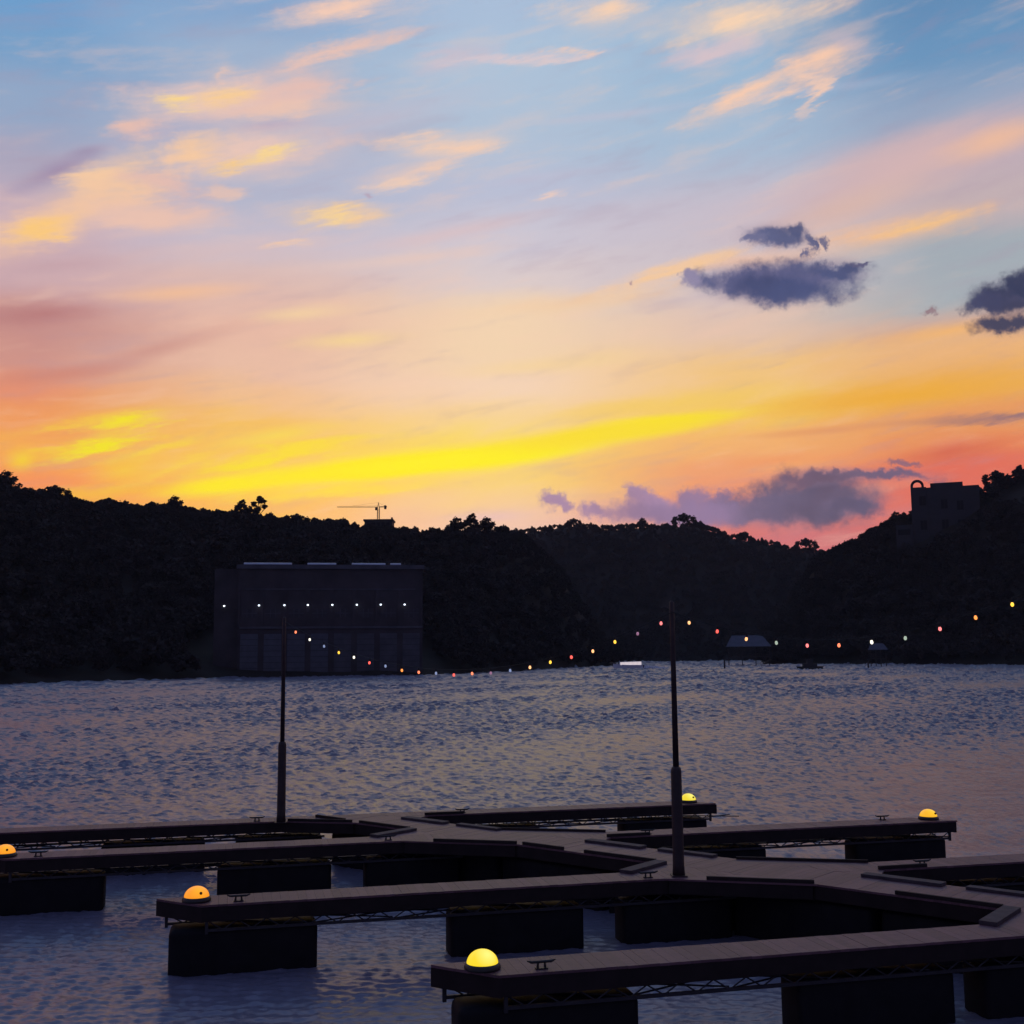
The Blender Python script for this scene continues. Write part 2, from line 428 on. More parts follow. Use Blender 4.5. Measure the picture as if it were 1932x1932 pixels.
class MB:
    """collects shapes into one mesh"""
    def __init__(s): s.v = []; s.f = []
    def add(s, vs, fs):
        k = len(s.v); s.v += [tuple(v) for v in vs]; s.f += [tuple(i + k for i in f) for f in fs]; return s
    def box(s, x0, x1, y0, y1, z0, z1):
        return s.add([(x0, y0, z0), (x1, y0, z0), (x1, y1, z0), (x0, y1, z0), (x0, y0, z1), (x1, y0, z1), (x1, y1, z1), (x0, y1, z1)],
                     [(0, 3, 2, 1), (4, 5, 6, 7), (0, 1, 5, 4), (1, 2, 6, 5), (2, 3, 7, 6), (3, 0, 4, 7)])
    def prism(s, poly, z0, z1):
        n = len(poly)
        if sum(poly[i][0] * poly[(i + 1) % n][1] - poly[(i + 1) % n][0] * poly[i][1] for i in range(n)) < 0: poly = poly[::-1]
        return s.add([(x, y, z0) for x, y in poly] + [(x, y, z1) for x, y in poly],
                     [tuple(range(n))[::-1], tuple(range(n, 2 * n))] + [(i, (i + 1) % n, n + (i + 1) % n, n + i) for i in range(n)])
    def bar(s, a, b, r, n=6, r2=None):
        a, b = Vector(a), Vector(b); d = (b - a)
        if d.length < 1e-6: return s
        q = d.to_track_quat('Z', 'Y'); r2 = r if r2 is None else r2
        ring = [q @ Vector((math.cos(2 * math.pi * i / n), math.sin(2 * math.pi * i / n), 0)) for i in range(n)]
        return s.add([a + p * r for p in ring] + [b + p * r2 for p in ring],
                     [(i, (i + 1) % n, n + (i + 1) % n, n + i) for i in range(n)] + [tuple(range(n))[::-1], tuple(range(n, 2 * n))])
    def lathe(s, prof, n=24, c=(0, 0, 0)):
        vs = []; fs = []
        for r, z in prof:
            for i in range(n):
                t = 2 * math.pi * i / n; vs.append((c[0] + r * math.cos(t), c[1] + r * math.sin(t), c[2] + z))
        for j in range(len(prof) - 1):
            for i in range(n):
                fs.append((j * n + i, j * n + (i + 1) % n, (j + 1) * n + (i + 1) % n, (j + 1) * n + i))
        fs.append(tuple(range(n))[::-1]); fs.append(tuple(range((len(prof) - 1) * n, len(prof) * n)))
        return s.add(vs, fs)
    def put(s, name, m, parent=None, smooth=False): return mesh(name, s.v, s.f, m, parent, smooth)

def round_box(l, w, h, r=0.09, seg=3):
    bm = bmesh.new(); bmesh.ops.create_cube(bm, size=1.0)
    bmesh.ops.scale(bm, vec=(l, w, h), verts=bm.verts)
    bmesh.ops.bevel(bm, geom=list(bm.edges), offset=r, segments=seg, affect='EDGES', profile=0.5)
    d = bpy.data.meshes.new('rounded'); bm.to_mesh(d); bm.free()
    d.polygons.foreach_set('use_smooth', [True] * len(d.polygons))
    return d

def clip(poly, p, n):
    """keep the side of a polygon where (q-p).n >= 0"""
    o = []
    for i in range(len(poly)):
        a, b = poly[i], poly[(i + 1) % len(poly)]
        da = (a[0] - p[0]) * n[0] + (a[1] - p[1]) * n[1]; db = (b[0] - p[0]) * n[0] + (b[1] - p[1]) * n[1]
        if da >= 0: o.append(a)
        if (da >= 0) != (db >= 0):
            t = da / (da - db); o.append((a[0] + t * (b[0] - a[0]), a[1] + t * (b[1] - a[1])))
    return o

# ------------------------------------------------------------------ materials
MATS = {}
def mat(name, c, rough=0.7, metal=0.0, var=0.0, scale=4.0, bump=0.0, bscale=20.0, spec=0.5, rnd=0.0, stretch=None):
    m = bpy.data.materials.new(name); m.use_nodes = True
    t = m.node_tree; b = t.nodes['Principled BSDF']
    b.inputs['Roughness'].default_value = rough; b.inputs['Metallic'].default_value = metal
    b.inputs['Specular IOR Level'].default_value = spec
    b.inputs['Base Color'].default_value = (*c, 1)
    tc = t.nodes.new('ShaderNodeTexCoord'); vec = tc.outputs['Object']
    if stretch:
        mp = t.nodes.new('ShaderNodeMapping'); mp.inputs['Scale'].default_value = stretch
        t.links.new(vec, mp.inputs[0]); vec = mp.outputs[0]
    fac = None
    if var:
        n = t.nodes.new('ShaderNodeTexNoise'); n.inputs['Scale'].default_value = scale; n.inputs['Detail'].default_value = 6
        t.links.new(vec, n.inputs['Vector']); fac = n.outputs['Fac']
    if rnd:
        oi = t.nodes.new('ShaderNodeObjectInfo'); a = t.nodes.new('ShaderNodeMath'); a.operation = 'MULTIPLY_ADD'
        t.links.new(oi.outputs['Random'], a.inputs[0]); a.inputs[1].default_value = rnd
        if fac is not None: t.links.new(fac, a.inputs[2])
        else: a.inputs[2].default_value = 0.5
        s = t.nodes.new('ShaderNodeMath'); s.operation = 'SUBTRACT'; t.links.new(a.outputs[0], s.inputs[0]); s.inputs[1].default_value = rnd / 2
        fac = s.outputs[0]
    if fac is not None:
        v = var or 0.3
        r = t.nodes.new('ShaderNodeValToRGB')
        r.color_ramp.elements[0].position = 0.25; r.color_ramp.elements[0].color = (*[x * (1 - v) for x in c], 1)
        r.color_ramp.elements[1].position = 0.75; r.color_ramp.elements[1].color = (*[min(1, x * (1 + v)) for x in c], 1)
        t.links.new(fac, r.inputs[0]); t.links.new(r.outputs[0], b.inputs['Base Color'])
    if bump:
        n2 = t.nodes.new('ShaderNodeTexNoise'); n2.inputs['Scale'].default_value = bscale; n2.inputs['Detail'].default_value = 4
        t.links.new(vec, n2.inputs['Vector'])
        bp = t.nodes.new('ShaderNodeBump'); bp.inputs['Strength'].default_value = 0.6; bp.inputs['Distance'].default_value = bump
        t.links.new(n2.outputs['Fac'], bp.inputs['Height']); t.links.new(bp.outputs[0], b.inputs['Normal'])
    MATS[name] = m
    return m

def glow(name, c, strength, base=(0.6, 0.5, 0.3)):
    m = mat(name, base, 0.35)
    b = m.node_tree.nodes['Principled BSDF']
    b.inputs['Emission Color'].default_value = (*c, 1); b.inputs['Emission Strength'].default_value = strength
    return m

M_deck = mat('weathered_deck_board', (0.15, 0.074, 0.084), 0.5, var=0.22, scale=5, bump=0.004, bscale=22, rnd=0.5, stretch=(1, 6, 1), spec=0.3)
M_fascia = mat('dark_stained_timber', (0.026, 0.017, 0.016), 0.75, var=0.3, scale=3, bump=0.004, bscale=14, spec=0.2)
M_kerb = mat('kerb_timber', (0.066, 0.052, 0.058), 0.7, var=0.35, scale=5, bump=0.003, spec=0.25)
M_kerbside = mat('kerb_dark_timber', (0.032, 0.022, 0.02), 0.8, var=0.3, scale=5, spec=0.2)
M_steel = mat('dull_steel', (0.05, 0.045, 0.05), 0.55, 0.6, var=0.25, scale=8)
M_float = mat('black_float_plastic', (0.012, 0.011, 0.013), 0.65, var=0.3, scale=3, bump=0.004, bscale=9, spec=0.12)
M_pole = mat('brown_painted_pole', (0.045, 0.03, 0.03), 0.5, var=0.25, scale=6, spec=0.3)
M_cast = mat('cast_iron_cleat', (0.03, 0.028, 0.03), 0.5, 0.5, var=0.2)
M_rim = mat('lamp_rim_dark', (0.03, 0.026, 0.022), 0.5, var=0.2)
M_cord = mat('black_cord', (0.01, 0.01, 0.01), 0.6)
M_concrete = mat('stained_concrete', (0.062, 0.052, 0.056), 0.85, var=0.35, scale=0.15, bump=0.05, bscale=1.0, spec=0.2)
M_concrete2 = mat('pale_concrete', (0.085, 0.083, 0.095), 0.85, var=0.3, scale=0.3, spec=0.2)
M_roofcap = mat('pale_metal_roof', (0.36, 0.37, 0.44), 0.5, var=0.2, scale=0.5)
M_door = mat('blue_grey_shutter', (0.07, 0.074, 0.095), 0.6, var=0.25, scale=0.6)
M_dglass = mat('dark_window_glass', (0.01, 0.01, 0.013), 0.5, spec=0.15)
M_dull = mat('dusty_window_glass', (0.06, 0.052, 0.058), 0.6, var=0.2, scale=0.5, spec=0.15)
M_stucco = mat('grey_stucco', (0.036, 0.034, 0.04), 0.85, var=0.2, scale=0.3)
M_dark = mat('dark_paint', (0.02, 0.018, 0.02), 0.6, var=0.2)
M_tin = mat('grey_tin_roof', (0.075, 0.08, 0.105), 0.55, var=0.25, scale=0.6)
M_bluero = mat('slate_roof', (0.10, 0.13, 0.19), 0.6, var=0.25, scale=0.6)
M_wood = mat('old_timber', (0.05, 0.04, 0.035), 0.8, var=0.3, scale=1.5)
M_lit = glow('lit_cabin_window', (1.0, 0.86, 0.84), .62, (.7, .7, .7))  # glow added to brighten the far boat, no known lamp behind it
M_hull = mat('white_gelcoat', (0.82, 0.82, 0.84), 0.3, var=0.06, scale=2)
M_foam = mat('white_foam', (0.7, 0.72, 0.78), 0.9, var=0.2, scale=3)
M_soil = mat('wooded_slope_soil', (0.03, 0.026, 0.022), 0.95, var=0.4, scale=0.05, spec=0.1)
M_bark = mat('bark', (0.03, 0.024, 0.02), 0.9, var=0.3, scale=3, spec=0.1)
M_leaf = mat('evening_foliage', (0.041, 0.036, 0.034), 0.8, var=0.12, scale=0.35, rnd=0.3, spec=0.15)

# ------------------------------------------------------------------ water
def make_water():
    m = bpy.data.materials.new('lake_water'); m.use_nodes = True
    t = m.node_tree; b = t.nodes['Principled BSDF']
    b.inputs['Base Color'].default_value = (0.165, 0.160, 0.215, 1)
    b.inputs['Specular IOR Level'].default_value = 0.6
    b.inputs['Specular Tint'].default_value = (0.74, 0.76, 1.0, 1)
    b.inputs['Roughness'].default_value = 0.29
    b.inputs['IOR'].default_value = 1.333
    tc = t.nodes.new('ShaderNodeTexCoord')
    def noise(scale, sx, sy, rot, detail, rough, dist):
        mp = t.nodes.new('ShaderNodeMapping'); mp.inputs['Scale'].default_value = (sx, sy, 1); mp.inputs['Rotation'].default_value = (0, 0, R(rot))
        t.links.new(tc.outputs['Object'], mp.inputs[0])
        n = t.nodes.new('ShaderNodeTexNoise'); n.inputs['Scale'].default_value = scale; n.inputs['Detail'].default_value = detail
        n.inputs['Roughness'].default_value = rough; n.inputs['Distortion'].default_value = dist
        t.links.new(mp.outputs[0], n.inputs['Vector']); return n.outputs['Fac']
    # slopes of the wavelets, two scales of noise per axis
    def wm(op, a, b, c=None):
        n = t.nodes.new('ShaderNodeMath'); n.operation = op
        for i, v in enumerate((a, b, c)):
            if v is None: continue
            if isinstance(v, (int, float)): n.inputs[i].default_value = v
            else: t.links.new(v, n.inputs[i])
        return n.outputs[0]
    def slope(off, k1, k2, k3):
        tot = None
        for (sc, sx, sy, rot, det, k) in ((0.22, 0.7, 1.3, 12 + off, 1, k1), (0.85, 0.62, 1.35, -8 + off, 2, k2), (9.0, 0.7, 1.25, 17 + off, 2, k3)):
            v = wm('MULTIPLY', wm('SUBTRACT', noise(sc, sx, sy, rot, det, 0.5, 0.3), 0.5), k)
            tot = v if tot is None else wm('ADD', tot, v)
        return tot
    cb = t.nodes.new('ShaderNodeCombineXYZ'); cb.inputs[2].default_value = 0.0
    t.links.new(slope(0, .1, .25, .35), cb.inputs[0]); t.links.new(slope(47, .1, .3, .4), cb.inputs[1])
    nv = t.nodes.new('ShaderNodeVectorMath'); nv.operation = 'NORMALIZE'
    geo = t.nodes.new('ShaderNodeNewGeometry'); ad = t.nodes.new('ShaderNodeVectorMath'); ad.operation = 'ADD'
    t.links.new(geo.outputs['Normal'], ad.inputs[0]); t.links.new(cb.outputs[0], ad.inputs[1]); t.links.new(ad.outputs[0], nv.inputs[0])
    t.links.new(nv.outputs[0], b.inputs['Normal'])
    # wind chop as real geometry: fine cells near the dock, coarser ones farther out
    import numpy as np
    rg = np.random.default_rng(4)
    nc = 500; rr = [8.0]
    while rr[-1] < 960: rr.append(rr[-1] * (1 + 1 / 300.0))
    r = np.array(rr); nr = len(r); az = np.radians(np.linspace(-36, 36, nc))
    X = r[:, None] * np.sin(az)[None]; Y = r[:, None] * np.cos(az)[None]
    Z = np.zeros_like(X); S2 = np.zeros(nr)
    lmin = np.maximum(0.13, r / 235.0)
    N = 120; lam = np.exp(np.linspace(np.log(.12), np.log(26), N)) * rg.uniform(.95, 1.05, N)
    for l in lam:
        th = R(-85) + rg.normal(0, .5); k = 2 * np.pi / l; ph = rg.uniform(0, 6.28)
        q = np.log(l / lmin) / np.log(3.2)                  # 0..1 inside the band used at this distance
        w = np.clip(np.minimum(q / .12 + 1, (1 - q) / .35), 0, 1)
        if w.max() <= 0: continue
        S2 += .5 * w ** 2
        c = np.sin(k * (X * np.cos(th) + Y * np.sin(th)) + ph)
        Z += (w / k)[:, None] * c
    gust = .82 + .30 * np.sin(X * .071 + Y * .043 + 1) * np.sin(Y * .037 - X * .02) + .18 * np.sin(X * .21 - Y * .13)
    Z *= ((CHOP + .32 * np.clip((r - 22) / 40, 0, 1)) / np.sqrt(S2))[:, None] * gust
    fade = np.clip(np.minimum(np.arange(nc), np.arange(nc)[::-1]) / 12.0, 0, 1)[None] * np.clip(np.minimum(np.arange(nr), np.arange(nr)[::-1]) / 12.0, 0, 1)[:, None]
    Z = Z * fade - .10 * (1 - fade)
    co = np.stack([X, Y, Z], -1).reshape(-1, 3)
    i0 = (np.arange(nr - 1)[:, None] * nc + np.arange(nc - 1)[None]).reshape(-1)
    q4 = np.stack([i0, i0 + 1, i0 + 1 + nc, i0 + nc], -1)[:, ::-1]
    big = np.array([(-1350, -300, -.11), (1350, -300, -.11), (1350, 1450, -.11), (-1350, 1450, -.11)])
    n0 = len(co); co = np.concatenate([co, big]); q4 = np.concatenate([q4, [[n0, n0 + 1, n0 + 2, n0 + 3]]])
    d = bpy.data.meshes.new('water'); d.vertices.add(len(co)); d.vertices.foreach_set('co', co.astype(np.float32).ravel())
    d.loops.add(q4.size); d.loops.foreach_set('vertex_index', q4.astype(np.int32).ravel())
    d.polygons.add(len(q4)); d.polygons.foreach_set('loop_start', np.arange(0, q4.size, 4, dtype=np.int32))
    d.polygons.foreach_set('use_smooth', [True] * len(q4))
    d.update(calc_edges=True); d.materials.append(m)
    w = inst('water', d)
    tag(w, kind='structure')
CHOP = 0.28
make_water()

# ------------------------------------------------------------------ hills
def lerp_table(tab, a):
    if a <= tab[0][0]: return tab[0][1:]
    for p, q in zip(tab[:-1], tab[1:]):
        if a <= q[0]:
            t = (a - p[0]) / (q[0] - p[0]); return tuple(u + (v - u) * t for u, v in zip(p[1:], q[1:]))
    return tab[-1][1:]

def skyline(pts):
    return [azel(x, y) for x, y in pts]

def hill(sky_px, shore, ridge, TREE_H=4.6):
    """table of (azimuth, shore distance, ridge distance, ridge height)"""
    tab = []
    for x, y in sky_px:
        a, e = azel(x, y)
        s = lerp_table(shore, x)[0]; r = lerp_table(ridge, x)[0]
        tab.append((a, s, r, CZ + r * math.tan(R(e)) - TREE_H))
    return tab

HILLS = [
 hill([(-700, 830), (-300, 860), (-60, 895), (0, 912), (40, 924), (100, 928), (140, 940), (190, 947), (240, 948), (300, 950), (340, 952), (380, 960), (440, 962),
       (520, 970), (560, 980), (620, 982), (680, 990), (745, 994), (800, 999), (900, 1000), (985, 1002), (1050, 1060), (1100, 1140), (1150, 1230), (1190, 1275), (1260, 1330), (1500, 1400)],
      [(-700, 230), (0, 262), (430, 312), (800, 318), (930, 352), (1150, 520), (1300, 560)], [(-700, 470), (0, 500), (800, 560), (1000, 570), (1300, 640)]),
 hill([(500, 1100), (800, 1030), (940, 1003), (1000, 996), (1050, 988), (1080, 985), (1140, 991), (1200, 988), (1260, 988), (1320, 985), (1380, 1008), (1450, 1019), (1500, 1031), (1545, 1037), (1620, 1043), (1800, 1060), (2100, 1090)],
      [(500, 820), (2100, 820)], [(500, 1040), (2100, 1060)], 4.0),
 hill([(1300, 1400), (1390, 1330), (1440, 1245), (1500, 1110), (1545, 1042), (1600, 1027), (1650, 998), (1690, 975), (1725, 962), (1800, 945), (1850, 925), (1880, 905), (1932, 888), (2100, 850), (2400, 820), (2800, 800)],
      [(1300, 560), (1500, 560), (1700, 505), (1932, 455), (2800, 400)], [(1300, 700), (1700, 640), (1932, 610), (2800, 560)]),
]
def ground_z(x, y):
    a = math.degrees(math.atan2(x, y)); r = math.hypot(x, y)
    best = -4.0
    for tab in HILLS:
        s, rr, H = lerp_table(tab, a)
        if r < s - 14 or H < -8: continue
        if r < s: h = -4 + (r - s + 14) / 14 * 4.6
        else:
            t = min(1.0, (r - s) / (rr - s))
            h = 0.6 + (H - 0.6) * (0.45 * t + 0.55 * t * t * (3 - 2 * t)) if r <= rr else H * (1 - 0.35 * min(1, (r - rr) / 500))
        best = max(best, h)
    return best

def make_hills():
    st = 11.0; xs = [-760 + st * i for i in range(int(1640 / st))]; ys = [170 + st * j for j in range(int(1250 / st))]
    v = []
    for y in ys:
        for x in xs:
            z = ground_z(x, y)
            v.append((x, y, z + (random.uniform(-.5, .5) if z > 1 else 0)))
    nx = len(xs); f = []
    for j in range(len(ys) - 1):
        for i in range(nx - 1):
            q = (j * nx + i, j * nx + i + 1, (j + 1) * nx + i + 1, (j + 1) * nx + i)
            if max(v[k][2] for k in q) > -3.9: f.append(q)
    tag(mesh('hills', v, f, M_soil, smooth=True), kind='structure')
make_hills()

# ------------------------------------------------------------------ trees
def crown_mesh(seed, lobes, n=950, leaf=0.34, flat=1.0):
    """leaf-sized faces scattered through several lobes; about 1 unit of height per metre"""
    rnd = random.Random(seed); v = []; f = []
    tot = sum(l[3] ** 2 for l in lobes)
    for (cx, cy, cz, r) in lobes:
        sub = [(Vector((rnd.gauss(0, 1), rnd.gauss(0, 1), rnd.gauss(0.15, .8))).normalized() * r * rnd.uniform(.45, .8)) for _ in range(9)]
        for _ in range(int(n * r * r / tot)):
            c = rnd.choice(sub)
            p = Vector((rnd.gauss(0, 1), rnd.gauss(0, 1), rnd.gauss(0, 1))).normalized() * (r * .42 * rnd.random() ** .4)
            p = Vector((cx, cy, cz)) + c + p; p.z = cz + (p.z - cz) * flat
            nrm = Vector((rnd.gauss(0, 1), rnd.gauss(0, 1), rnd.gauss(.4, 1))).normalized()
            q = nrm.to_track_quat('Z', 'Y'); s = leaf * rnd.uniform(.6, 1.5)
            k = len(v)
            v += [p + q @ Vector((s * a, s * b * .7, 0)) for a, b in ((-1, 0), (0, -1), (1, 0), (0, 1))]
            f.append((k, k + 1, k + 2, k + 3))
    d = bpy.data.meshes.new('crown'); d.from_pydata([tuple(p) for p in v], [], f); d.materials.append(M_leaf)
    return d

def trunk_mesh(seed, lobes, r0=0.22):
    rnd = random.Random(seed); m = MB()
    fork = Vector((rnd.uniform(-.2, .2), rnd.uniform(-.2, .2), min(l[2] for l in lobes) * .55))
    m.bar((0, 0, -.8), fork, r0, 7, r0 * .75)
    for (cx, cy, cz, r) in lobes:
        mid = fork.lerp(Vector((cx, cy, cz)), .55) + Vector((0, 0, -.25))
        m.bar(fork, mid, r0 * .5, 5, r0 * .35); m.bar(mid, (cx, cy, cz + r * .4), r0 * .35, 5, .03)
        for _ in range(3):
            e = Vector((cx, cy, cz)) + Vector((rnd.uniform(-1, 1), rnd.uniform(-1, 1), rnd.uniform(-.3, 1))) * r * .8
            m.bar(mid, e, r0 * .2, 4, .02)
    d = bpy.data.meshes.new('trunk'); d.from_pydata(m.v, [], m.f); d.materials.append(M_bark)
    return d

KINDS = {
 'round': [(0, 0, 4.6, 2.3), (-1.7, .4, 3.9, 1.7), (1.8, -.3, 4.0, 1.8), (.3, -1.6, 3.8, 1.6), (-.2, 1.6, 4.0, 1.7), (.4, .2, 6.0, 1.4)],
 'broad': [(0, 0, 4.2, 2.2), (-2.8, .3, 3.7, 1.8), (2.9, .2, 3.8, 1.9), (-1.2, -1.4, 4.6, 1.7), (1.4, 1.3, 4.8, 1.8), (-4.1, 0, 3.0, 1.2), (4.2, -.2, 3.1, 1.3), (.2, .1, 5.6, 1.2)],
 'tall': [(0, 0, 6.8, 1.7), (-1.0, .4, 5.4, 1.6), (1.1, -.3, 5.0, 1.6), (.2, .3, 3.7, 1.6), (.3, 0, 8.0, 1.0)],
 'open': [(-.9, 0, 5.8, 1.0), (1.4, .2, 6.6, 1.1), (.3, -.4, 7.6, .9), (-1.8, .3, 4.4, .9), (2.1, -.2, 5.0, .9), (.1, .3, 4.4, 1.1)],
 'low': [(0, 0, 3.0, 1.8), (-1.6, .2, 2.5, 1.4), (1.7, -.2, 2.6, 1.5), (.4, 1.2, 3.0, 1.3), (-.3, -1.2, 2.9, 1.3)],
}
CR = {k: crown_mesh(11 + i, l, {'broad': 1500, 'open': 700}.get(k, 1050)) for i, (k, l) in enumerate(KINDS.items())}
TR = {k: trunk_mesh(31 + i, l) for i, (k, l) in enumerate(KINDS.items())}
for k, l in KINDS.items():
    TR[k].name = 'trunk_' + k; CR[k].name = 'crown_' + k
TOP = {'round': 7.4, 'broad': 6.9, 'tall': 9.0, 'open': 8.5, 'low': 4.9}

# trees one can tell apart along the skyline: (photo x, photo y of the top, ridge distance, kind, height, label)
SKY_TREES = [
 (12, 886, 498, 'round', 12, 'tall round tree at the left end of the ridge'),
 (104, 914, 500, 'broad', 9, 'low spreading tree on the ridge right of the tall end tree'),
 (205, 938, 505, 'broad', 8, 'flat-topped tree on the ridge above the orange glow'),
 (330, 934, 512, 'round', 10, 'dome-shaped tree on the ridge left of the bright yellow band'),
 (455, 941, 520, 'tall', 10, 'narrow ridge tree beside the ragged open-branched one'),
 (486, 934, 522, 'open', 12, 'ragged open-branched tree sticking up from the ridge'),
 (560, 968, 532, 'broad', 8, 'low bushy tree on the ridge between ragged tree and crane'),
 (640, 975, 545, 'low', 7, 'small bush-like tree on the ridge just left of the crane'),
 (862, 974, 562, 'round', 9, 'left crown of the clump of trees right of the crane'),
 (888, 967, 560, 'tall', 12, 'highest tree of the clump right of the crane'),
 (918, 974, 566, 'round', 9, 'right crown of the clump of trees right of the crane'),
 (942, 988, 566, 'low', 6, 'small tree at the right foot of the clump near the dip'),
 (1082, 977, 1052, 'broad', 10, 'wide flat tree at the left shoulder of the far hill'),
 (1212, 976, 1050, 'round', 11, 'rounded tree on the far hill under the lavender cloud'),
 (1290, 967, 1050, 'broad', 16, 'big domed tree crowning the far hill'),
 (1400, 1001, 1054, 'low', 8, 'low tree on the falling slope of the far hill'),
 (1520, 1014, 1056, 'broad', 12, 'rounded tree standing just left of the saddle'),
 (1648, 990, 650, 'low', 7, 'small slope tree below the hilltop mansion'),
 (1690, 964, 640, 'round', 8, 'bushy tree touching the left wall of the hilltop mansion'),
 (1832, 912, 628, 'low', 7, 'tree behind the right end of the hilltop mansion'),
 (1880, 886, 622, 'broad', 11, 'wide tree on the high ridge right of the mansion'),
 (1921, 876, 615, 'tall', 12, 'tallest tree at the right end of the ridge'),
]
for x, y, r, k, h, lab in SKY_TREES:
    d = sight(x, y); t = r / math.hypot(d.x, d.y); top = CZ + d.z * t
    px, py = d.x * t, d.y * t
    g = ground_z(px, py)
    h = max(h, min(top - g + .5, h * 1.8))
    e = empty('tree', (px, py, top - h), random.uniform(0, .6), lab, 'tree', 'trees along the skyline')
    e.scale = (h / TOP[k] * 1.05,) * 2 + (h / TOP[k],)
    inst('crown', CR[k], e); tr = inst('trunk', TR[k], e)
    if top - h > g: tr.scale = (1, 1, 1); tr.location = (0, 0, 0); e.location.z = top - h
SRC = {}
for o in COL.objects:
    if o.name.startswith('crown') and o.data.name[6:] not in SRC: SRC[o.data.name[6:]] = o

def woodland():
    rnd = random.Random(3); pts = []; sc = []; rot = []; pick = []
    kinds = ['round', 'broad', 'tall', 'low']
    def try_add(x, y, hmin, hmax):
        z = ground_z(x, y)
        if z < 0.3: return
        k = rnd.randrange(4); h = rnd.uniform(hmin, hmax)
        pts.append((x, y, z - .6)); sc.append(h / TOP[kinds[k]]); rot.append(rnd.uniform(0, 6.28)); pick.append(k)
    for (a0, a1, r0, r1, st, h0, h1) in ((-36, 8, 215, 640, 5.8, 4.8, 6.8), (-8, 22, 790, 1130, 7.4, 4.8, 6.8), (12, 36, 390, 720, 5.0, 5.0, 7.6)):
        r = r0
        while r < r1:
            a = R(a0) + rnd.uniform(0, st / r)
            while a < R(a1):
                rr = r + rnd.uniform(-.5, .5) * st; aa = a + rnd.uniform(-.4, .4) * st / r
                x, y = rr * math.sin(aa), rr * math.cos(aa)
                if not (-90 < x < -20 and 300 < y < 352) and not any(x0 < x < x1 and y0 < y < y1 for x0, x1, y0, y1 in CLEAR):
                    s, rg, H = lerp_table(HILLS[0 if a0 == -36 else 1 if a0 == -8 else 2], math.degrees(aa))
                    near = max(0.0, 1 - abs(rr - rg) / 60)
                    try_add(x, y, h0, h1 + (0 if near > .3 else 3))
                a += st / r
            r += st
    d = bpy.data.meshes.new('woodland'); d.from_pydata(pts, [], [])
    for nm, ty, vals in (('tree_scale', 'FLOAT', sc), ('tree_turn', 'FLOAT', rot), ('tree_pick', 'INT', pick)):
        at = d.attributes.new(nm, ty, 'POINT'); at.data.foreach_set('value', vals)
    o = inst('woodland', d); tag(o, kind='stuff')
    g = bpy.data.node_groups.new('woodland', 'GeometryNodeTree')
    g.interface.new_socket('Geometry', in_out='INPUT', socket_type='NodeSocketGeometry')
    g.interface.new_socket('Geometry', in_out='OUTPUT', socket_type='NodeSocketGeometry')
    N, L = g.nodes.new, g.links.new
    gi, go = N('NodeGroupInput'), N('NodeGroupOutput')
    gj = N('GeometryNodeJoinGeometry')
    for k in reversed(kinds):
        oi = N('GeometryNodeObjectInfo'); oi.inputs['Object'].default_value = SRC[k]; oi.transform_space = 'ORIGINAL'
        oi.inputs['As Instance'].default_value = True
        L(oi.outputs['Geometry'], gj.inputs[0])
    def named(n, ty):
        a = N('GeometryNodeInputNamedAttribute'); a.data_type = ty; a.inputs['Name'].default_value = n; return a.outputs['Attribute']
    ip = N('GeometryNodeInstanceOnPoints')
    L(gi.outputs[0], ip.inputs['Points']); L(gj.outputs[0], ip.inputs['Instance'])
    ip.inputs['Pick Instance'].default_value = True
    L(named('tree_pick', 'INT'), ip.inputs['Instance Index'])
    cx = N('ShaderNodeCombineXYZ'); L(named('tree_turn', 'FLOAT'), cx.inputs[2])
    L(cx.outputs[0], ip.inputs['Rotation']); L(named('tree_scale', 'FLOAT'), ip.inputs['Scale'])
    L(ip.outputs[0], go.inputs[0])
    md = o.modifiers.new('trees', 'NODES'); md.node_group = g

def place(x, y, r):
    d = sight(x, y); t = r / math.hypot(d.x, d.y)
    return d.x * t, d.y * t, CZ + d.z * t

CLEAR = []
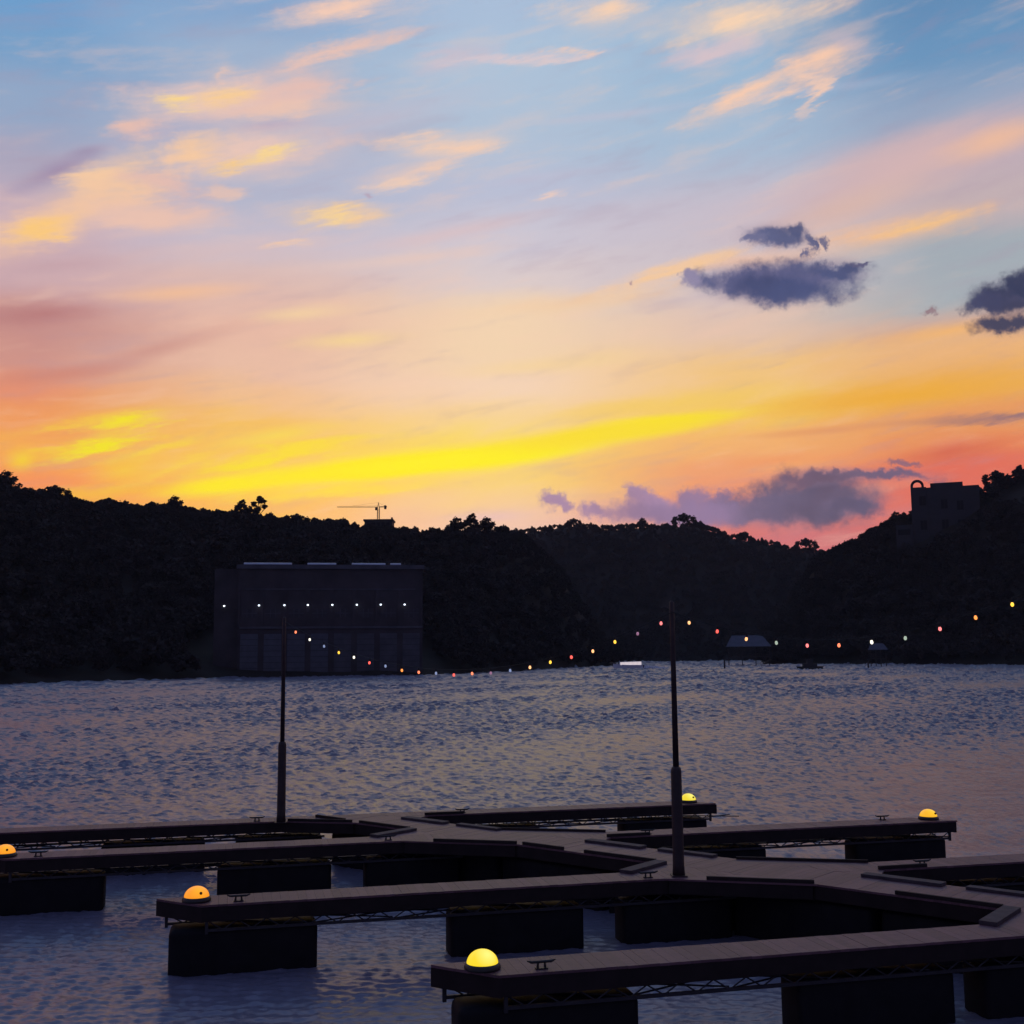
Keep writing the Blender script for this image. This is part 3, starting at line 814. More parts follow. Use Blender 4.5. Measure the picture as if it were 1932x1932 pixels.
# ------------------------------------------------------------------ powerhouse by the dam
def powerhouse():
    x0, y0, _ = place(446, 1279, 322); x1, y1, _ = place(797, 1276, 322)
    ax = Vector((x1 - x0, y1 - y0, 0)); wid = ax.length; rz = math.atan2(ax.y, ax.x)
    top = place(620, 1068, 322)[2]
    e = empty('powerhouse', (x0, y0, 0), rz, 'long concrete dam powerhouse by the water with a row of small white lamps', 'building')
    L, H, Dp = wid, top, 16.0
    band = H * .78; base = H * .43
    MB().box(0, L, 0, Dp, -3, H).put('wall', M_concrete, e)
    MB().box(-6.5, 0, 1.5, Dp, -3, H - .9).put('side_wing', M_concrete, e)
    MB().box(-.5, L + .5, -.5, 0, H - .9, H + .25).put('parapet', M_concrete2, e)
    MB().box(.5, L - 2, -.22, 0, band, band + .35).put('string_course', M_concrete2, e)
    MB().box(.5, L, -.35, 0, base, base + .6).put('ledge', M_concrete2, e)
    n = 8
    for i in range(n + 1):
        x = L * i / n
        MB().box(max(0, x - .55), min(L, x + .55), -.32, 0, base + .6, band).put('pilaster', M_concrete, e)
    for i in range(n):
        xa, xb = L * i / n + 1.1, L * (i + 1) / n - 1.1
        w = MB().box(xa, xb, -.06, 0, base + 3.0, band - 5.2).put('window', M_dull, e)
        m = MB()
        for k in (1, 2): m.box(xa + (xb - xa) * k / 3 - .08, xa + (xb - xa) * k / 3 + .08, -.14, -.06, base + 3.0, band - 5.2)
        m.box(xa, xb, -.14, -.06, (base + band) / 2 - 1.2, (base + band) / 2 - 1.0)
        m.put('mullion', M_concrete2, w)
        d = MB().box(xa - .3, xb + .3, -.1, 0, .8, base - 1.4).put('bay_door', M_door if i < 4 else M_concrete2, e)
        m = MB()
        for k in range(1, 7): m.box(xa - .3, xb + .3, -.16, -.1, .8 + (base - 2.2) * k / 7 - .05, .8 + (base - 2.2) * k / 7 + .05)
        m.put('door_rib', M_dark, d)
    for xa, xb in ((455, 545), (575, 630), (660, 725), (735, 755)):
        s = (xa - 446) / 351 * L; t = (xb - 446) / 351 * L; r = .75
        prof = [(math.cos(math.pi * k / 8), math.sin(math.pi * k / 8)) for k in range(9)]
        v = [(s + (t - s) * q, 2.5 + 2.2 * c, H + .25 + r * z) for q in (0, 1) for c, z in prof]
        f = [(k, k + 1, 9 + k + 1, 9 + k) for k in range(8)] + [tuple(range(9))[::-1], tuple(range(9, 18)), (0, 9, 17, 8)]
        mesh('roof_vault', v, f, M_roofcap, e)
    for px in (422, 489, 537, 581, 627, 673, 718, 763):
        q = place(px, 1141.5 - (px - 600) * .006, 322)
        lx = (Vector((q[0] - x0, q[1] - y0, 0))).dot(ax.normalized())
        off = 1.5 if lx < 0 else -.35
        b = MB().box(lx - .16, lx + .16, off - .5, off, q[2] + .1, q[2] + .42).put('wall_lamp', M_rim, e)
        MB().lathe([(.01, -.28), (.2, -.2), (.26, 0), (.2, .12)], 10, (lx, off - .35, q[2])).put('lamp_globe', M_lampwhite, b, True)
M_lampwhite = glow('white_wall_lamp', (0.75, 0.86, 1.0), 3.2, (.8, .8, .8))
powerhouse()

# ------------------------------------------------------------------ hilltop mansion and houses
def mansion():
    r = 600
    xl, yl, _ = place(1722, 1000, r); xr, yr, _ = place(1852, 1000, r)
    ax = Vector((xr - xl, yr - yl, 0)); L = ax.length; rz = math.atan2(ax.y, ax.x)
    zt = place(1722, 920, r)[2]; z0 = ground_z(xl, yl) - 4
    CLEAR.append((min(xl, xr) - 3, max(xl, xr) + 2, min(yl, yr) - 7, max(yl, yr) + 14))
    e = empty('hilltop_mansion', (xl, yl, z0), rz, 'pale hilltop mansion with an arched gable on its flat roof', 'house')
    H = zt - z0
    def fx(x): return (x - 1722) / 130.0 * L
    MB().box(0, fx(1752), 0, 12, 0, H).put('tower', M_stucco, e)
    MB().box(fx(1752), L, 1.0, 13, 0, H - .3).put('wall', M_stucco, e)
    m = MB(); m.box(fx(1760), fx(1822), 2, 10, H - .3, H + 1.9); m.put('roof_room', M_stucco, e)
    # bell arch
    m = MB(); c = fx(1737); ro, ri, n = fx(1737 + 13), fx(1737 + 8), 12
    ro -= c; ri -= c
    ro, ri = abs(fx(1735) - fx(1722)), abs(fx(1735) - fx(1722)) * .62; c = ro
    for k in range(n):
        a, b = math.pi * k / n, math.pi * (k + 1) / n
        pts = [(c + q * math.cos(w), 0 + dy, H + .7 + q * math.sin(w)) for dy in (0.1, 1.6) for q, w in ((ri, a), (ro, a), (ro, b), (ri, b))]
        m.add(pts, [(0, 1, 2, 3), (7, 6, 5, 4), (1, 5, 6, 2), (0, 3, 7, 4)])
    m.box(0, ro - ri, .1, 1.6, H, H + .7); m.box(c + ri, c + ro, .1, 1.6, H, H + .7)
    m.put('roof_arch', M_stucco, e)
    for (wx, wz) in ((1750, 944), (1750, 990), (1785, 950), (1815, 952), (1785, 988), (1815, 988)):
        z = place(wx, wz, r)[2] - z0; x = fx(wx) - (1.5 if wx == 1750 else 0); y = 0 if wx == 1750 else 1.0
        w = MB().box(x - 1.5, x + 1.5, y - .05, y, z - 2.4, z + 2.2).put('window', M_dglass, e)
        MB().box(x - 1.75, x + 1.75, y - .18, y, z - 2.7, z - 2.42).put('sill', M_stucco, w)
        MB().box(x - .06, x + .06, y - .1, y - .05, z - 2.4, z + 2.2).put('mullion', M_stucco, w)
    # lower terrace wing
    tz = place(1700, 992, r)[2] - z0
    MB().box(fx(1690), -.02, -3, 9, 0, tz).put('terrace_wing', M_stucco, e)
    MB().box(fx(1690) + 1, -1, -3.05, -3, tz - 5, tz - 2.2).put('terrace_window', M_dglass, e)
    # right-hand house
    x, y, z = place(1915, 985, 590); g = ground_z(x, y) - 3
    CLEAR.append((x - 8, x + 8, y - 9, y + 6))
    h = empty('hillside_house', (x, y, g), -.35, 'blue-grey hillside house with a hipped roof at the right edge', 'house')
    t = place(1915, 962, 590)[2] - g
    MB().box(-6, 6, -4, 4, 0, t).put('wall', M_stucco, h)
    MB().add([(-6.7, -4.7, t), (6.7, -4.7, t), (6.7, 4.7, t), (-6.7, 4.7, t), (-2, 0, t + 5), (2, 0, t + 5)], [(0, 1, 5, 4), (1, 2, 5), (2, 3, 4, 5), (3, 0, 4), (3, 2, 1, 0)]).put('roof', M_bluero, h)
    for wx in (-3, 2): MB().box(wx - 1, wx + 1, -4.06, -4, t - 4, t - 1.5).put('window', M_dglass, h)
    # flag pole on the terrace slope
    x, y, z = place(1694, 1045, 585); g = ground_z(x, y)
    zt = place(1694, 988, 585)[2]
    p = empty('slope_pole', (x, y, g), 0, 'thin pale pole on the slope below the mansion', 'pole')
    MB().bar((0, 0, -1), (0, 0, max(4, zt - g)), .16, 8, .1).put('shaft', M_stucco, p)
    MB().lathe([(.2, 0), (.3, .15), (.2, .35)], 8, (0, 0, max(4, zt - g))).put('cap', M_stucco, p)
    # building under construction at the crane
    x, y, z = place(716, 989, 590); g = ground_z(x, y)
    b = empty('ridge_building', (x, y, g - 2), 0, 'flat-roofed building under the tower crane on the ridge', 'building')
    zt = place(716, 985, 590)[2] - g + 2; s = 590 / FPX
    MB().box(-26 * s, 26 * s, -5, 5, 0, zt).put('wall', M_dark, b)
    MB().box(-28 * s, 28 * s, -5.4, 5.4, zt, zt + .9).put('roof', M_dark, b)
    MB().box(22 * s, 25 * s, -1, 1, zt + .9, zt + 2.3).put('roof_hut', M_dark, b)
    for k in (-18, -9, 0, 9, 18): MB().box(k * s - .8, k * s + .8, -5.05, -5, zt - 2.6, zt - .8).put('window', M_dglass, b)
    CLEAR.append((x - 9, x + 9, y - 14, y + 8))
mansion()

def crane():
    r = 600
    x, y, z = place(714, 962, r); g = ground_z(x, y)
    s = r / FPX
    e = empty('tower_crane', (x, y, g), 0, 'tower crane standing on the ridge with its jib to the left', 'crane')
    zj = place(714, 957, r)[2] - g; zt = place(714, 948, r)[2] - g
    m = MB(); w = .55
    for sx in (-w, w):
        for sy in (-w, w): m.bar((sx, sy, -1), (sx, sy, zj), .13, 4)
    k = 0; zz = 0.0
    while zz < zj - 1.4:
        m.bar((-w, -w, zz), (w, -w, zz + 1.4), .07, 4); m.bar((w, w, zz), (-w, w, zz + 1.4), .07, 4)
        m.bar((-w, -w, zz + 1.4), (w, -w, zz + 1.4), .07, 4); zz += 1.4
    m.put('mast', M_dark, e)
    m = MB(); jl = 78 * s
    m.bar((0, -.4, zj), (-jl, -.4, zj + .2), .06, 4); m.bar((0, .4, zj), (-jl, .4, zj + .2), .06, 4); m.bar((0, 0, zj + .7), (-jl, 0, zj + .55), .06, 4)
    for i in range(22):
        a = -jl * i / 22; b = -jl * (i + .5) / 22
        m.bar((a, -.4, zj + .1), (b, 0, zj + .62), .03, 4); m.bar((b, 0, zj + .62), (-jl * (i + 1) / 22, -.4, zj + .1), .03, 4)
    m.put('jib', M_dark, e)
    MB().box(0.3, 16 * s, -.5, .5, zj, zj + .35).put('counter_jib', M_dark, e)
    MB().box(11 * s, 15 * s, -.6, .6, zj - 1.0, zj + .9).put('counterweight', M_dark, e)
    MB().box(-1.6, -.3, -1.3, -.6, zj - 1.7, zj - .1).put('operator_cab', M_dark, e)
    m = MB(); m.bar((-.4, 0, zj), (0, 0, zt), .13, 4); m.bar((.4, 0, zj), (0, 0, zt), .13, 4); m.put('tower_head', M_dark, e)
    m = MB(); m.bar((0, 0, zt), (-jl * .62, 0, zj + .85), .035, 4); m.bar((0, 0, zt), (13 * s, 0, zj + .4), .035, 4); m.put('tie_cable', M_dark, e)
crane()
woodland()

# ------------------------------------------------------------------ boathouses and boats on the far water
def boathouse(px0, px1, pyroof, pyeave, r, label, lower):
    xa, ya, zr = place(px0, pyroof, r); xb, yb, _ = place(px1, pyroof, r)
    ze = place(px0, pyeave, r)[2]
    ax = Vector((xb - xa, yb - ya, 0)); L = ax.length
    e = empty('boathouse', (xa, ya, 0), math.atan2(ax.y, ax.x), label, 'boathouse', 'boathouses on the far shore')
    D = L * .5
    MB().add([(-.6, -.6, ze), (L + .6, -.6, ze), (L + .6, D + .6, ze), (-.6, D + .6, ze), (L * .1, D * .5, zr), (L * .82, D * .5, zr)],
             [(0, 1, 5, 4), (1, 2, 5), (2, 3, 4, 5), (3, 0, 4), (3, 2, 1, 0)]).put('roof', M_tin, e)
    for i in range(4):
        for y in (0.2, D - .2):
            x = .3 + (L - .6) * i / 3
            MB().bar((x, y, -2), (x, y, ze), .14, 8).put('post', M_wood, e)
    MB().box(0, L, 0, D, ze * .45, ze * .45 + .25).put('upper_deck', M_wood, e)
    m = MB(); m.bar((0, .05, ze * .45 + 1.1), (L, .05, ze * .45 + 1.1), .05, 6)
    for i in range(13): m.bar((L * i / 12, .05, ze * .45 + .25), (L * i / 12, .05, ze * .45 + 1.1), .035, 5)
    m.put('railing', M_wood, e)
    m = MB(); n = 9
    for i in range(n): m.box(-lower + lower * i / n - .1, -lower + lower * (i + 1) / n, -1.2, -.2, ze * .45 * i / n, ze * .45 * i / n + .1)
    m.put('stair', M_tin, e)
boathouse(1372, 1452, 1199, 1220, 500, 'open two-storey boathouse with a wide grey hipped roof', 4.0)
boathouse(1640, 1672, 1214, 1226, 440, 'small dark boathouse with a short sloping roof by the right shore', 2.0)

def motorboat():
    x, y, _ = place(1232, 1259, 470)
    y = 430.; x = math.tan(R(azel(1212, 1259)[0])) * y
    e = empty('motorboat', (x, y, 0), math.pi + .08, 'white motorboat with brightly lit cabin windows by the far shore', 'boat')
    L = 11.0; v = []; f = []
    secs = [(0, 1.6, 1.35), (.35, 1.7, 1.4), (.65, 1.5, 1.5), (.85, .9, 1.7), (1, .04, 1.95)]
    for t, hw, dk in secs:
        x = L * t
        v += [(x, -hw, dk), (x, -hw * .8, 0.1), (x, 0, -.35 + .3 * t * t), (x, hw * .8, .1), (x, hw, dk)]
    for i in range(len(secs) - 1):
        for k in range(4): f.append((i * 5 + k, i * 5 + k + 1, i * 5 + 5 + k + 1, i * 5 + 5 + k))
        f.append((i * 5 + 4, i * 5, i * 5 + 5, i * 5 + 9))
    f.append((0, 1, 2, 3, 4)[::-1])
    mesh('hull', v, f, M_hull, e)
    MB().add([(.5, -1.22, 1.3), (9.2, -1.22, 1.4), (9.2, 1.22, 1.4), (.5, 1.22, 1.3), (.5, -1.22, 2.7), (8.7, -1.22, 2.5), (8.7, 1.22, 2.5), (.5, 1.22, 2.7)],
             [(0, 1, 5, 4), (1, 2, 6, 5), (2, 3, 7, 6), (3, 0, 4, 7), (4, 5, 6, 7)]).put('cabin', M_hull, e)
    MB().add([(8.76, -1.1, 2.4), (9.22, -1.1, 1.6), (9.22, 1.1, 1.6), (8.76, 1.1, 2.4)], [(0, 1, 2, 3)]).put('windscreen', M_dglass, e)
    for s in (-1, 1):
        for k in range(5): MB().box(.6 + k * 1.6, 2.12 + k * 1.6, s * 1.25 - .02, s * 1.25 + .02, 1.45, 2.6 - .04 * k).put('cabin_window', M_lit, e)  # glowing panels added so the boat reads as a bright streak
    MB().box(-.7, 0.05, -.3, .3, .2, 1.35).put('outboard_motor', M_dark, e)
    m = MB(); rnd = random.Random(5)
    for i in range(160):
        t = rnd.random(); xx = -.5 - t * 11; w = .8 + t * 1.6
        yy = rnd.uniform(-w, w); s = rnd.uniform(.15, .45); h = rnd.uniform(.2, 1.3) * (1.2 - t)
        m.add([(xx - s * 1.6, yy, .01), (xx, yy - s, .012), (xx + s * 1.6, yy, .014), (xx, yy + s, .016), (xx, yy, h)], [(0, 1, 4), (1, 2, 4), (2, 3, 4), (3, 0, 4)])
    w = m.put('wake', M_foam); tag(w, kind='stuff'); w.location = e.location; w.rotation_euler = e.rotation_euler
motorboat()

def pontoon():
    y = 365.; x = math.tan(R(azel(1528, 1259)[0])) * y
    e = empty('pontoon_boat', (x, y, .3), .05, 'low dark pontoon boat with a squat cabin in mid channel', 'boat')
    for s in (-1, 1):
        MB().bar((-3.8, s * .9, .15), (3.8, s * .9, .15), .38, 10).put('pontoon', M_dark, e)
    MB().box(-4, 4, -1.3, 1.3, .5, .75).put('deck', M_dark, e)
    MB().box(-2.1, 2.1, -1.1, 1.1, .75, 1.7).put('seat_rail', M_dark, e)
    MB().box(-.9, .9, -.9, .9, 1.7, 2.9).put('cabin', M_dark, e)
    MB().box(-1.3, 1.3, -1.1, 1.1, 2.9, 3.05).put('canopy', M_dark, e)
    for px, r, lab in ((1367, 400, 'dark mooring post in the water in front of the grey-roofed boathouse'), (1638, 395, 'dark mooring post in the water near the right shore')):
        x, yy, _ = place(px, 1250, r); zt = max(1.5, place(px, 1246, r)[2])
        p = empty('mooring_post', (x, yy, 0), 0, lab, 'post', 'mooring posts on the far water')
        MB().bar((0, 0, -2), (0, 0, zt), .3, 8, .26).put('shaft', M_wood, p)
        MB().lathe([(.34, 0), (.34, .2), (.08, .45)], 8, (0, 0, zt)).put('cap', M_dark, p)
pontoon()

# ------------------------------------------------------------------ floating dock
ZD = 1.12                                   # deck level
FA = R(13.7); WA = R(-41.0)                 # finger and walkway directions
fv = Vector((math.cos(FA), math.sin(FA))); wv = Vector((math.cos(WA), math.sin(WA)))
wn = Vector((-wv.y, wv.x))                  # towards the far, right-hand side
FT = math.tan(FA); WT = -math.tan(WA)
LEFT_C, RIGHT_C = 25.14, 26.90              # y = C - WT * x along the walkway's two edges
FW, TH = 0.76, 0.035              # finger width and length, board thickness
LW = LEFT_C
def meet(c, edge): return (edge - c) / (FT + WT)   # x where a finger line y = c + FT x meets a walkway edge

def sheet(poly, dvec, pitch, parent, ref, gap=0.003):
    """boards across a convex deck polygon (parent's local space)"""
    n = Vector((-dvec.y, dvec.x))
    lo = min((Vector(p) - ref).dot(n) for p in poly); hi = max((Vector(p) - ref).dot(n) for p in poly)
    k = math.floor(lo / pitch)
    while k * pitch < hi:
        a = ref + n * (k * pitch + gap / 2); b = ref + n * ((k + 1) * pitch - gap / 2)
        q = clip(clip(poly, a, n), b, -n)
        k += 1
        if len(q) < 3: continue
        area = abs(sum(q[i][0] * q[(i + 1) % len(q)][1] - q[(i + 1) % len(q)][0] * q[i][1] for i in range(len(q)))) / 2
        if area < 0.004: continue
        j = random.uniform(-.002, .002)
        MB().prism(q, ZD - TH + j, ZD + j).put('plank', M_deck, parent)

FLOAT_D = round_box(2.40, 0.62, 1.35, 0.1); FLOAT_D.materials.append(M_float); FLOAT_D.name = 'float'
FLOAT_S = round_box(2.1, 0.62, 1.35, 0.1); FLOAT_S.materials.append(M_float); FLOAT_S.name = 'float_short'

def finger(c, side, label, FL=9.55):
    """c: intercept of the near edge; side -1 runs off to the left, +1 to the right"""
    xr = meet(c, LEFT_C if side < 0 else RIGHT_C)
    root = Vector((xr, c + FT * xr))
    rz = FA if side > 0 else FA + math.pi
    # local frame: x runs from the root to the tip, y away to the left of that
    e = empty('finger_pier', (root.x, root.y, 0), rz, label, 'dock pier', 'finger piers of the marina dock')
    wl = WA - rz
    sk = 1 / math.tan(wl)                        # skew of the root edge
    y0, y1 = (0, FW) if side > 0 else (-FW, 0)
    SK2 = 1 / math.tan(R(-31) - rz)              # skew of the tip
    tipx = FL
    near = 0.0
    poly = [(y0 * sk, y0), (tipx + y0 * SK2, y0), (tipx + y1 * SK2, y1), (y1 * sk, y1)]
    sheet(poly, Vector((0, 1)), 0.145, e, Vector((0, 0)))
    # timber sides and tip
    zt, zb = ZD - TH - .003, ZD - .27
    for y, ya, yb in ((y0, y0 + .012, y0 + .055), (y1, y1 - .055, y1 - .012)):
        MB().prism([(ya * sk + .02, ya), (tipx + ya * SK2 - .06, ya), (tipx + yb * SK2 - .06, yb), (yb * sk + .02, yb)], zb, zt).put('side_beam', M_fascia, e)
    MB().prism([(tipx + (y0 + .01) * SK2 - .055, y0 + .01), (tipx + (y0 + .01) * SK2 - .012, y0 + .01), (tipx + (y1 - .01) * SK2 - .012, y1 - .01), (tipx + (y1 - .01) * SK2 - .055, y1 - .01)], zb - .01, zt).put('end_beam', M_fascia, e)
    # steel trusses below the beams
    zc = ZD - .41
    for yy in (y0 + .05, y1 - .05):
        m = MB(); xe = tipx + yy * SK2 - .12
        m.box(.1, xe, yy - .02, yy + .02, zc - .025, zc + .02)
        m.box(xe - .05, xe, yy - .025, yy + .025, zc - .06, zb)
        n = 20; 
        for i in range(n):
            a = .1 + (xe - .15) * i / n; b = .1 + (xe - .15) * (i + 1) / n; mid = (a + b) / 2
            m.bar((a, yy, zb), (mid, yy, zc), .011, 5); m.bar((mid, yy, zc), (b, yy, zb), .011, 5)
        m.put('truss', M_steel, e)
    m = MB(); n = 6
    for i in range(n):
        a, b = .4 + i * 1.5, .4 + (i + 1) * 1.5
        m.bar((a, y0 + .07, zc), (b, y1 - .07, zc), .014, 5); m.bar((a, y1 - .07, zc + .03), (b, y0 + .07, zc + .03), .014, 5)
    m.put('cross_brace', M_steel, e)
    ym = (y0 + y1) / 2
    xt = tipx + ym * SK2
    inst('float', FLOAT_D, e, (xt + .12 - 1.2, ym, .055))
    inst('float', FLOAT_D, e, (xt - 4.55 - 1.2, ym, .055))
    fl = inst('float', FLOAT_S, e, (1.2, ym, .055))
    if c < 16: fl.location.x, fl.scale.x = 1.3, 1.14
    return e, xt, y0, y1

def to_world(e, p):
    return Matrix.Rotation(e.rotation_euler.z, 4, 'Z') @ Vector(p) + e.location

LAMPC = {'yellow': ((1.0, 0.80, 0.02), 1.05), 'orange': ((1.0, 0.36, 0.006), 1.0), 'gold': ((1.0, 0.54, 0.012), 1.0), 'lemon': ((0.92, 0.80, 0.04), 1.0)}
LM = {}
for k, (c, s) in LAMPC.items():
    LM[k] = lm = glow(k + '_lamp_dome', c, s, (0.25, 0.2, 0.08))
    t = lm.node_tree; tcn = t.nodes.new('ShaderNodeTexCoord'); ds = t.nodes.new('ShaderNodeVectorMath'); ds.operation = 'DISTANCE'
    t.links.new(tcn.outputs['Object'], ds.inputs[0]); ds.inputs[1].default_value = (.07, -.12, .2)
    rp = t.nodes.new('ShaderNodeValToRGB'); t.links.new(ds.outputs['Value'], rp.inputs[0])
    hot = tuple(min(1, v + h) for v, h in zip(c, {'yellow': (0, .1, .16), 'lemon': (.05, .1, .12)}.get(k, (0, .06, .0))))
    rp.color_ramp.elements[0].position = .02; rp.color_ramp.elements[0].color = (*hot, 1)
    rp.color_ramp.elements[1].position = .17; rp.color_ramp.elements[1].color = (c[0] * .96, c[1] * .86, c[2] * .6, 1)
    t.links.new(rp.outputs[0], t.nodes['Principled BSDF'].inputs['Emission Color'])

dome_prof = [(.205 * math.cos(math.pi / 2 * k / 12), .062 + .175 * math.sin(math.pi / 2 * k / 12)) for k in range(12)] + [(.004, .238)]
dm = MB().lathe(dome_prof, 32); bmb = MB().lathe([(.232, 0), (.24, .02), (.228, .05), (.213, .072)], 32)
def dock_lamp(e, xt, ym, colour, label, knob=True, s=.3):
    p = to_world(e, (xt - s, ym, ZD + .003))
    l = empty('dock_lamp', p, 0, label, 'lamp', 'dome lamps on the pier ends')
    MB().add(bmb.v, bmb.f).put('base', M_rim, l, True)
    MB().add(dm.v, dm.f).put('dome', LM[colour], l, True)
    if knob:
        MB().bar((.11, -.15, .15), (.118, -.175, .152), .024, 10).put('switch_knob', M_rimglow, l)
M_rimglow = mat('brown_knob', (0.30, 0.10, 0.015), 0.5)

cm = MB()
cm.bar((-.13, 0, .085), (.13, 0, .085), .018, 8); cm.bar((-.13, 0, .085), (-.19, 0, .105), .018, 8, .008); cm.bar((.13, 0, .085), (.19, 0, .105), .018, 8, .008)
cl_d = None
def cleat(wx, wy, rz, label):
    e = empty('cleat', (wx, wy, ZD + .003), rz, label, 'cleat', 'mooring cleats on the dock')
    MB().add(cm.v, cm.f).put('horn', M_cast, e)
    MB().box(-.08, .08, -.04, .04, 0, .015).put('foot', M_cast, e)
    for s in (-.05, .05):
        MB().bar((s, 0, .015), (s * .9, 0, .08), .018, 8, .014).put('stem', M_cast, e)

PIERS = [
 (15.05, -1, 'nearest left-hand finger pier with a yellow dome lamp at its tip', 'yellow', 'bright yellow dome lamp on the nearest pier tip', False, 'nearest'),
 (20.53, -1, 'second left-hand finger pier from the front with an orange lamp', 'orange', 'orange dome lamp on the second pier, left of its cleat', True, 'second'),
 (26.31, -1, 'third left-hand finger pier running out of the picture under an orange lamp', 'orange', 'orange dome lamp cut by the left edge of the picture', True, 'third'),
 (30.30, -1, 'farthest left-hand finger pier behind the others by the thin pole', None, None, False, 'farthest left'),
 (30.25, 1, 'farthest right-hand finger pier with a lemon lamp behind the tall pole', 'lemon', 'lemon yellow dome lamp just right of the tall pole', True, 'farthest right'),
 (25.43, 1, 'middle right-hand finger pier ending in a golden lamp over the water', 'gold', 'golden dome lamp on the right-hand middle pier tip', True, 'middle right'),
 (20.18, 1, 'right-hand finger pier cut by the right edge of the picture', None, None, False, 'right edge'),
]
E_ = {}
for c, side, lab, col_, ll, knob, nm in PIERS:
    e, xt, y0, y1 = finger(c, side, lab, {'farthest right': 8.75, 'nearest': 9.55}.get(nm, 9.55))
    E_[nm] = (e, xt, y0, y1)
    ym = (y0 + y1) / 2
    if col_: dock_lamp(e, xt, ym, col_, ll, knob, {'middle right': .14, 'nearest': .25}.get(nm, .3))
    yc = y1 - .16 if side < 0 else y0 + .16
    if nm in ('nearest', 'second', 'third'):
        p = to_world(e, (xt - .98, yc, 0)); cleat(p.x, p.y, FA, 'mooring cleat beside the lamp on the %s left-hand pier' % nm)
    if nm in ('middle right',):
        p = to_world(e, (xt - 1.25, y1 - .16, 0)); cleat(p.x, p.y, FA, 'mooring cleat left of the golden lamp')
    if nm in ('second', 'third', 'farthest left', 'right edge', 'middle right', 'farthest right'):
        p = to_world(e, (1.75, yc, 0)); cleat(p.x, p.y, FA, 'mooring cleat at the walkway end of the %s pier' % nm)

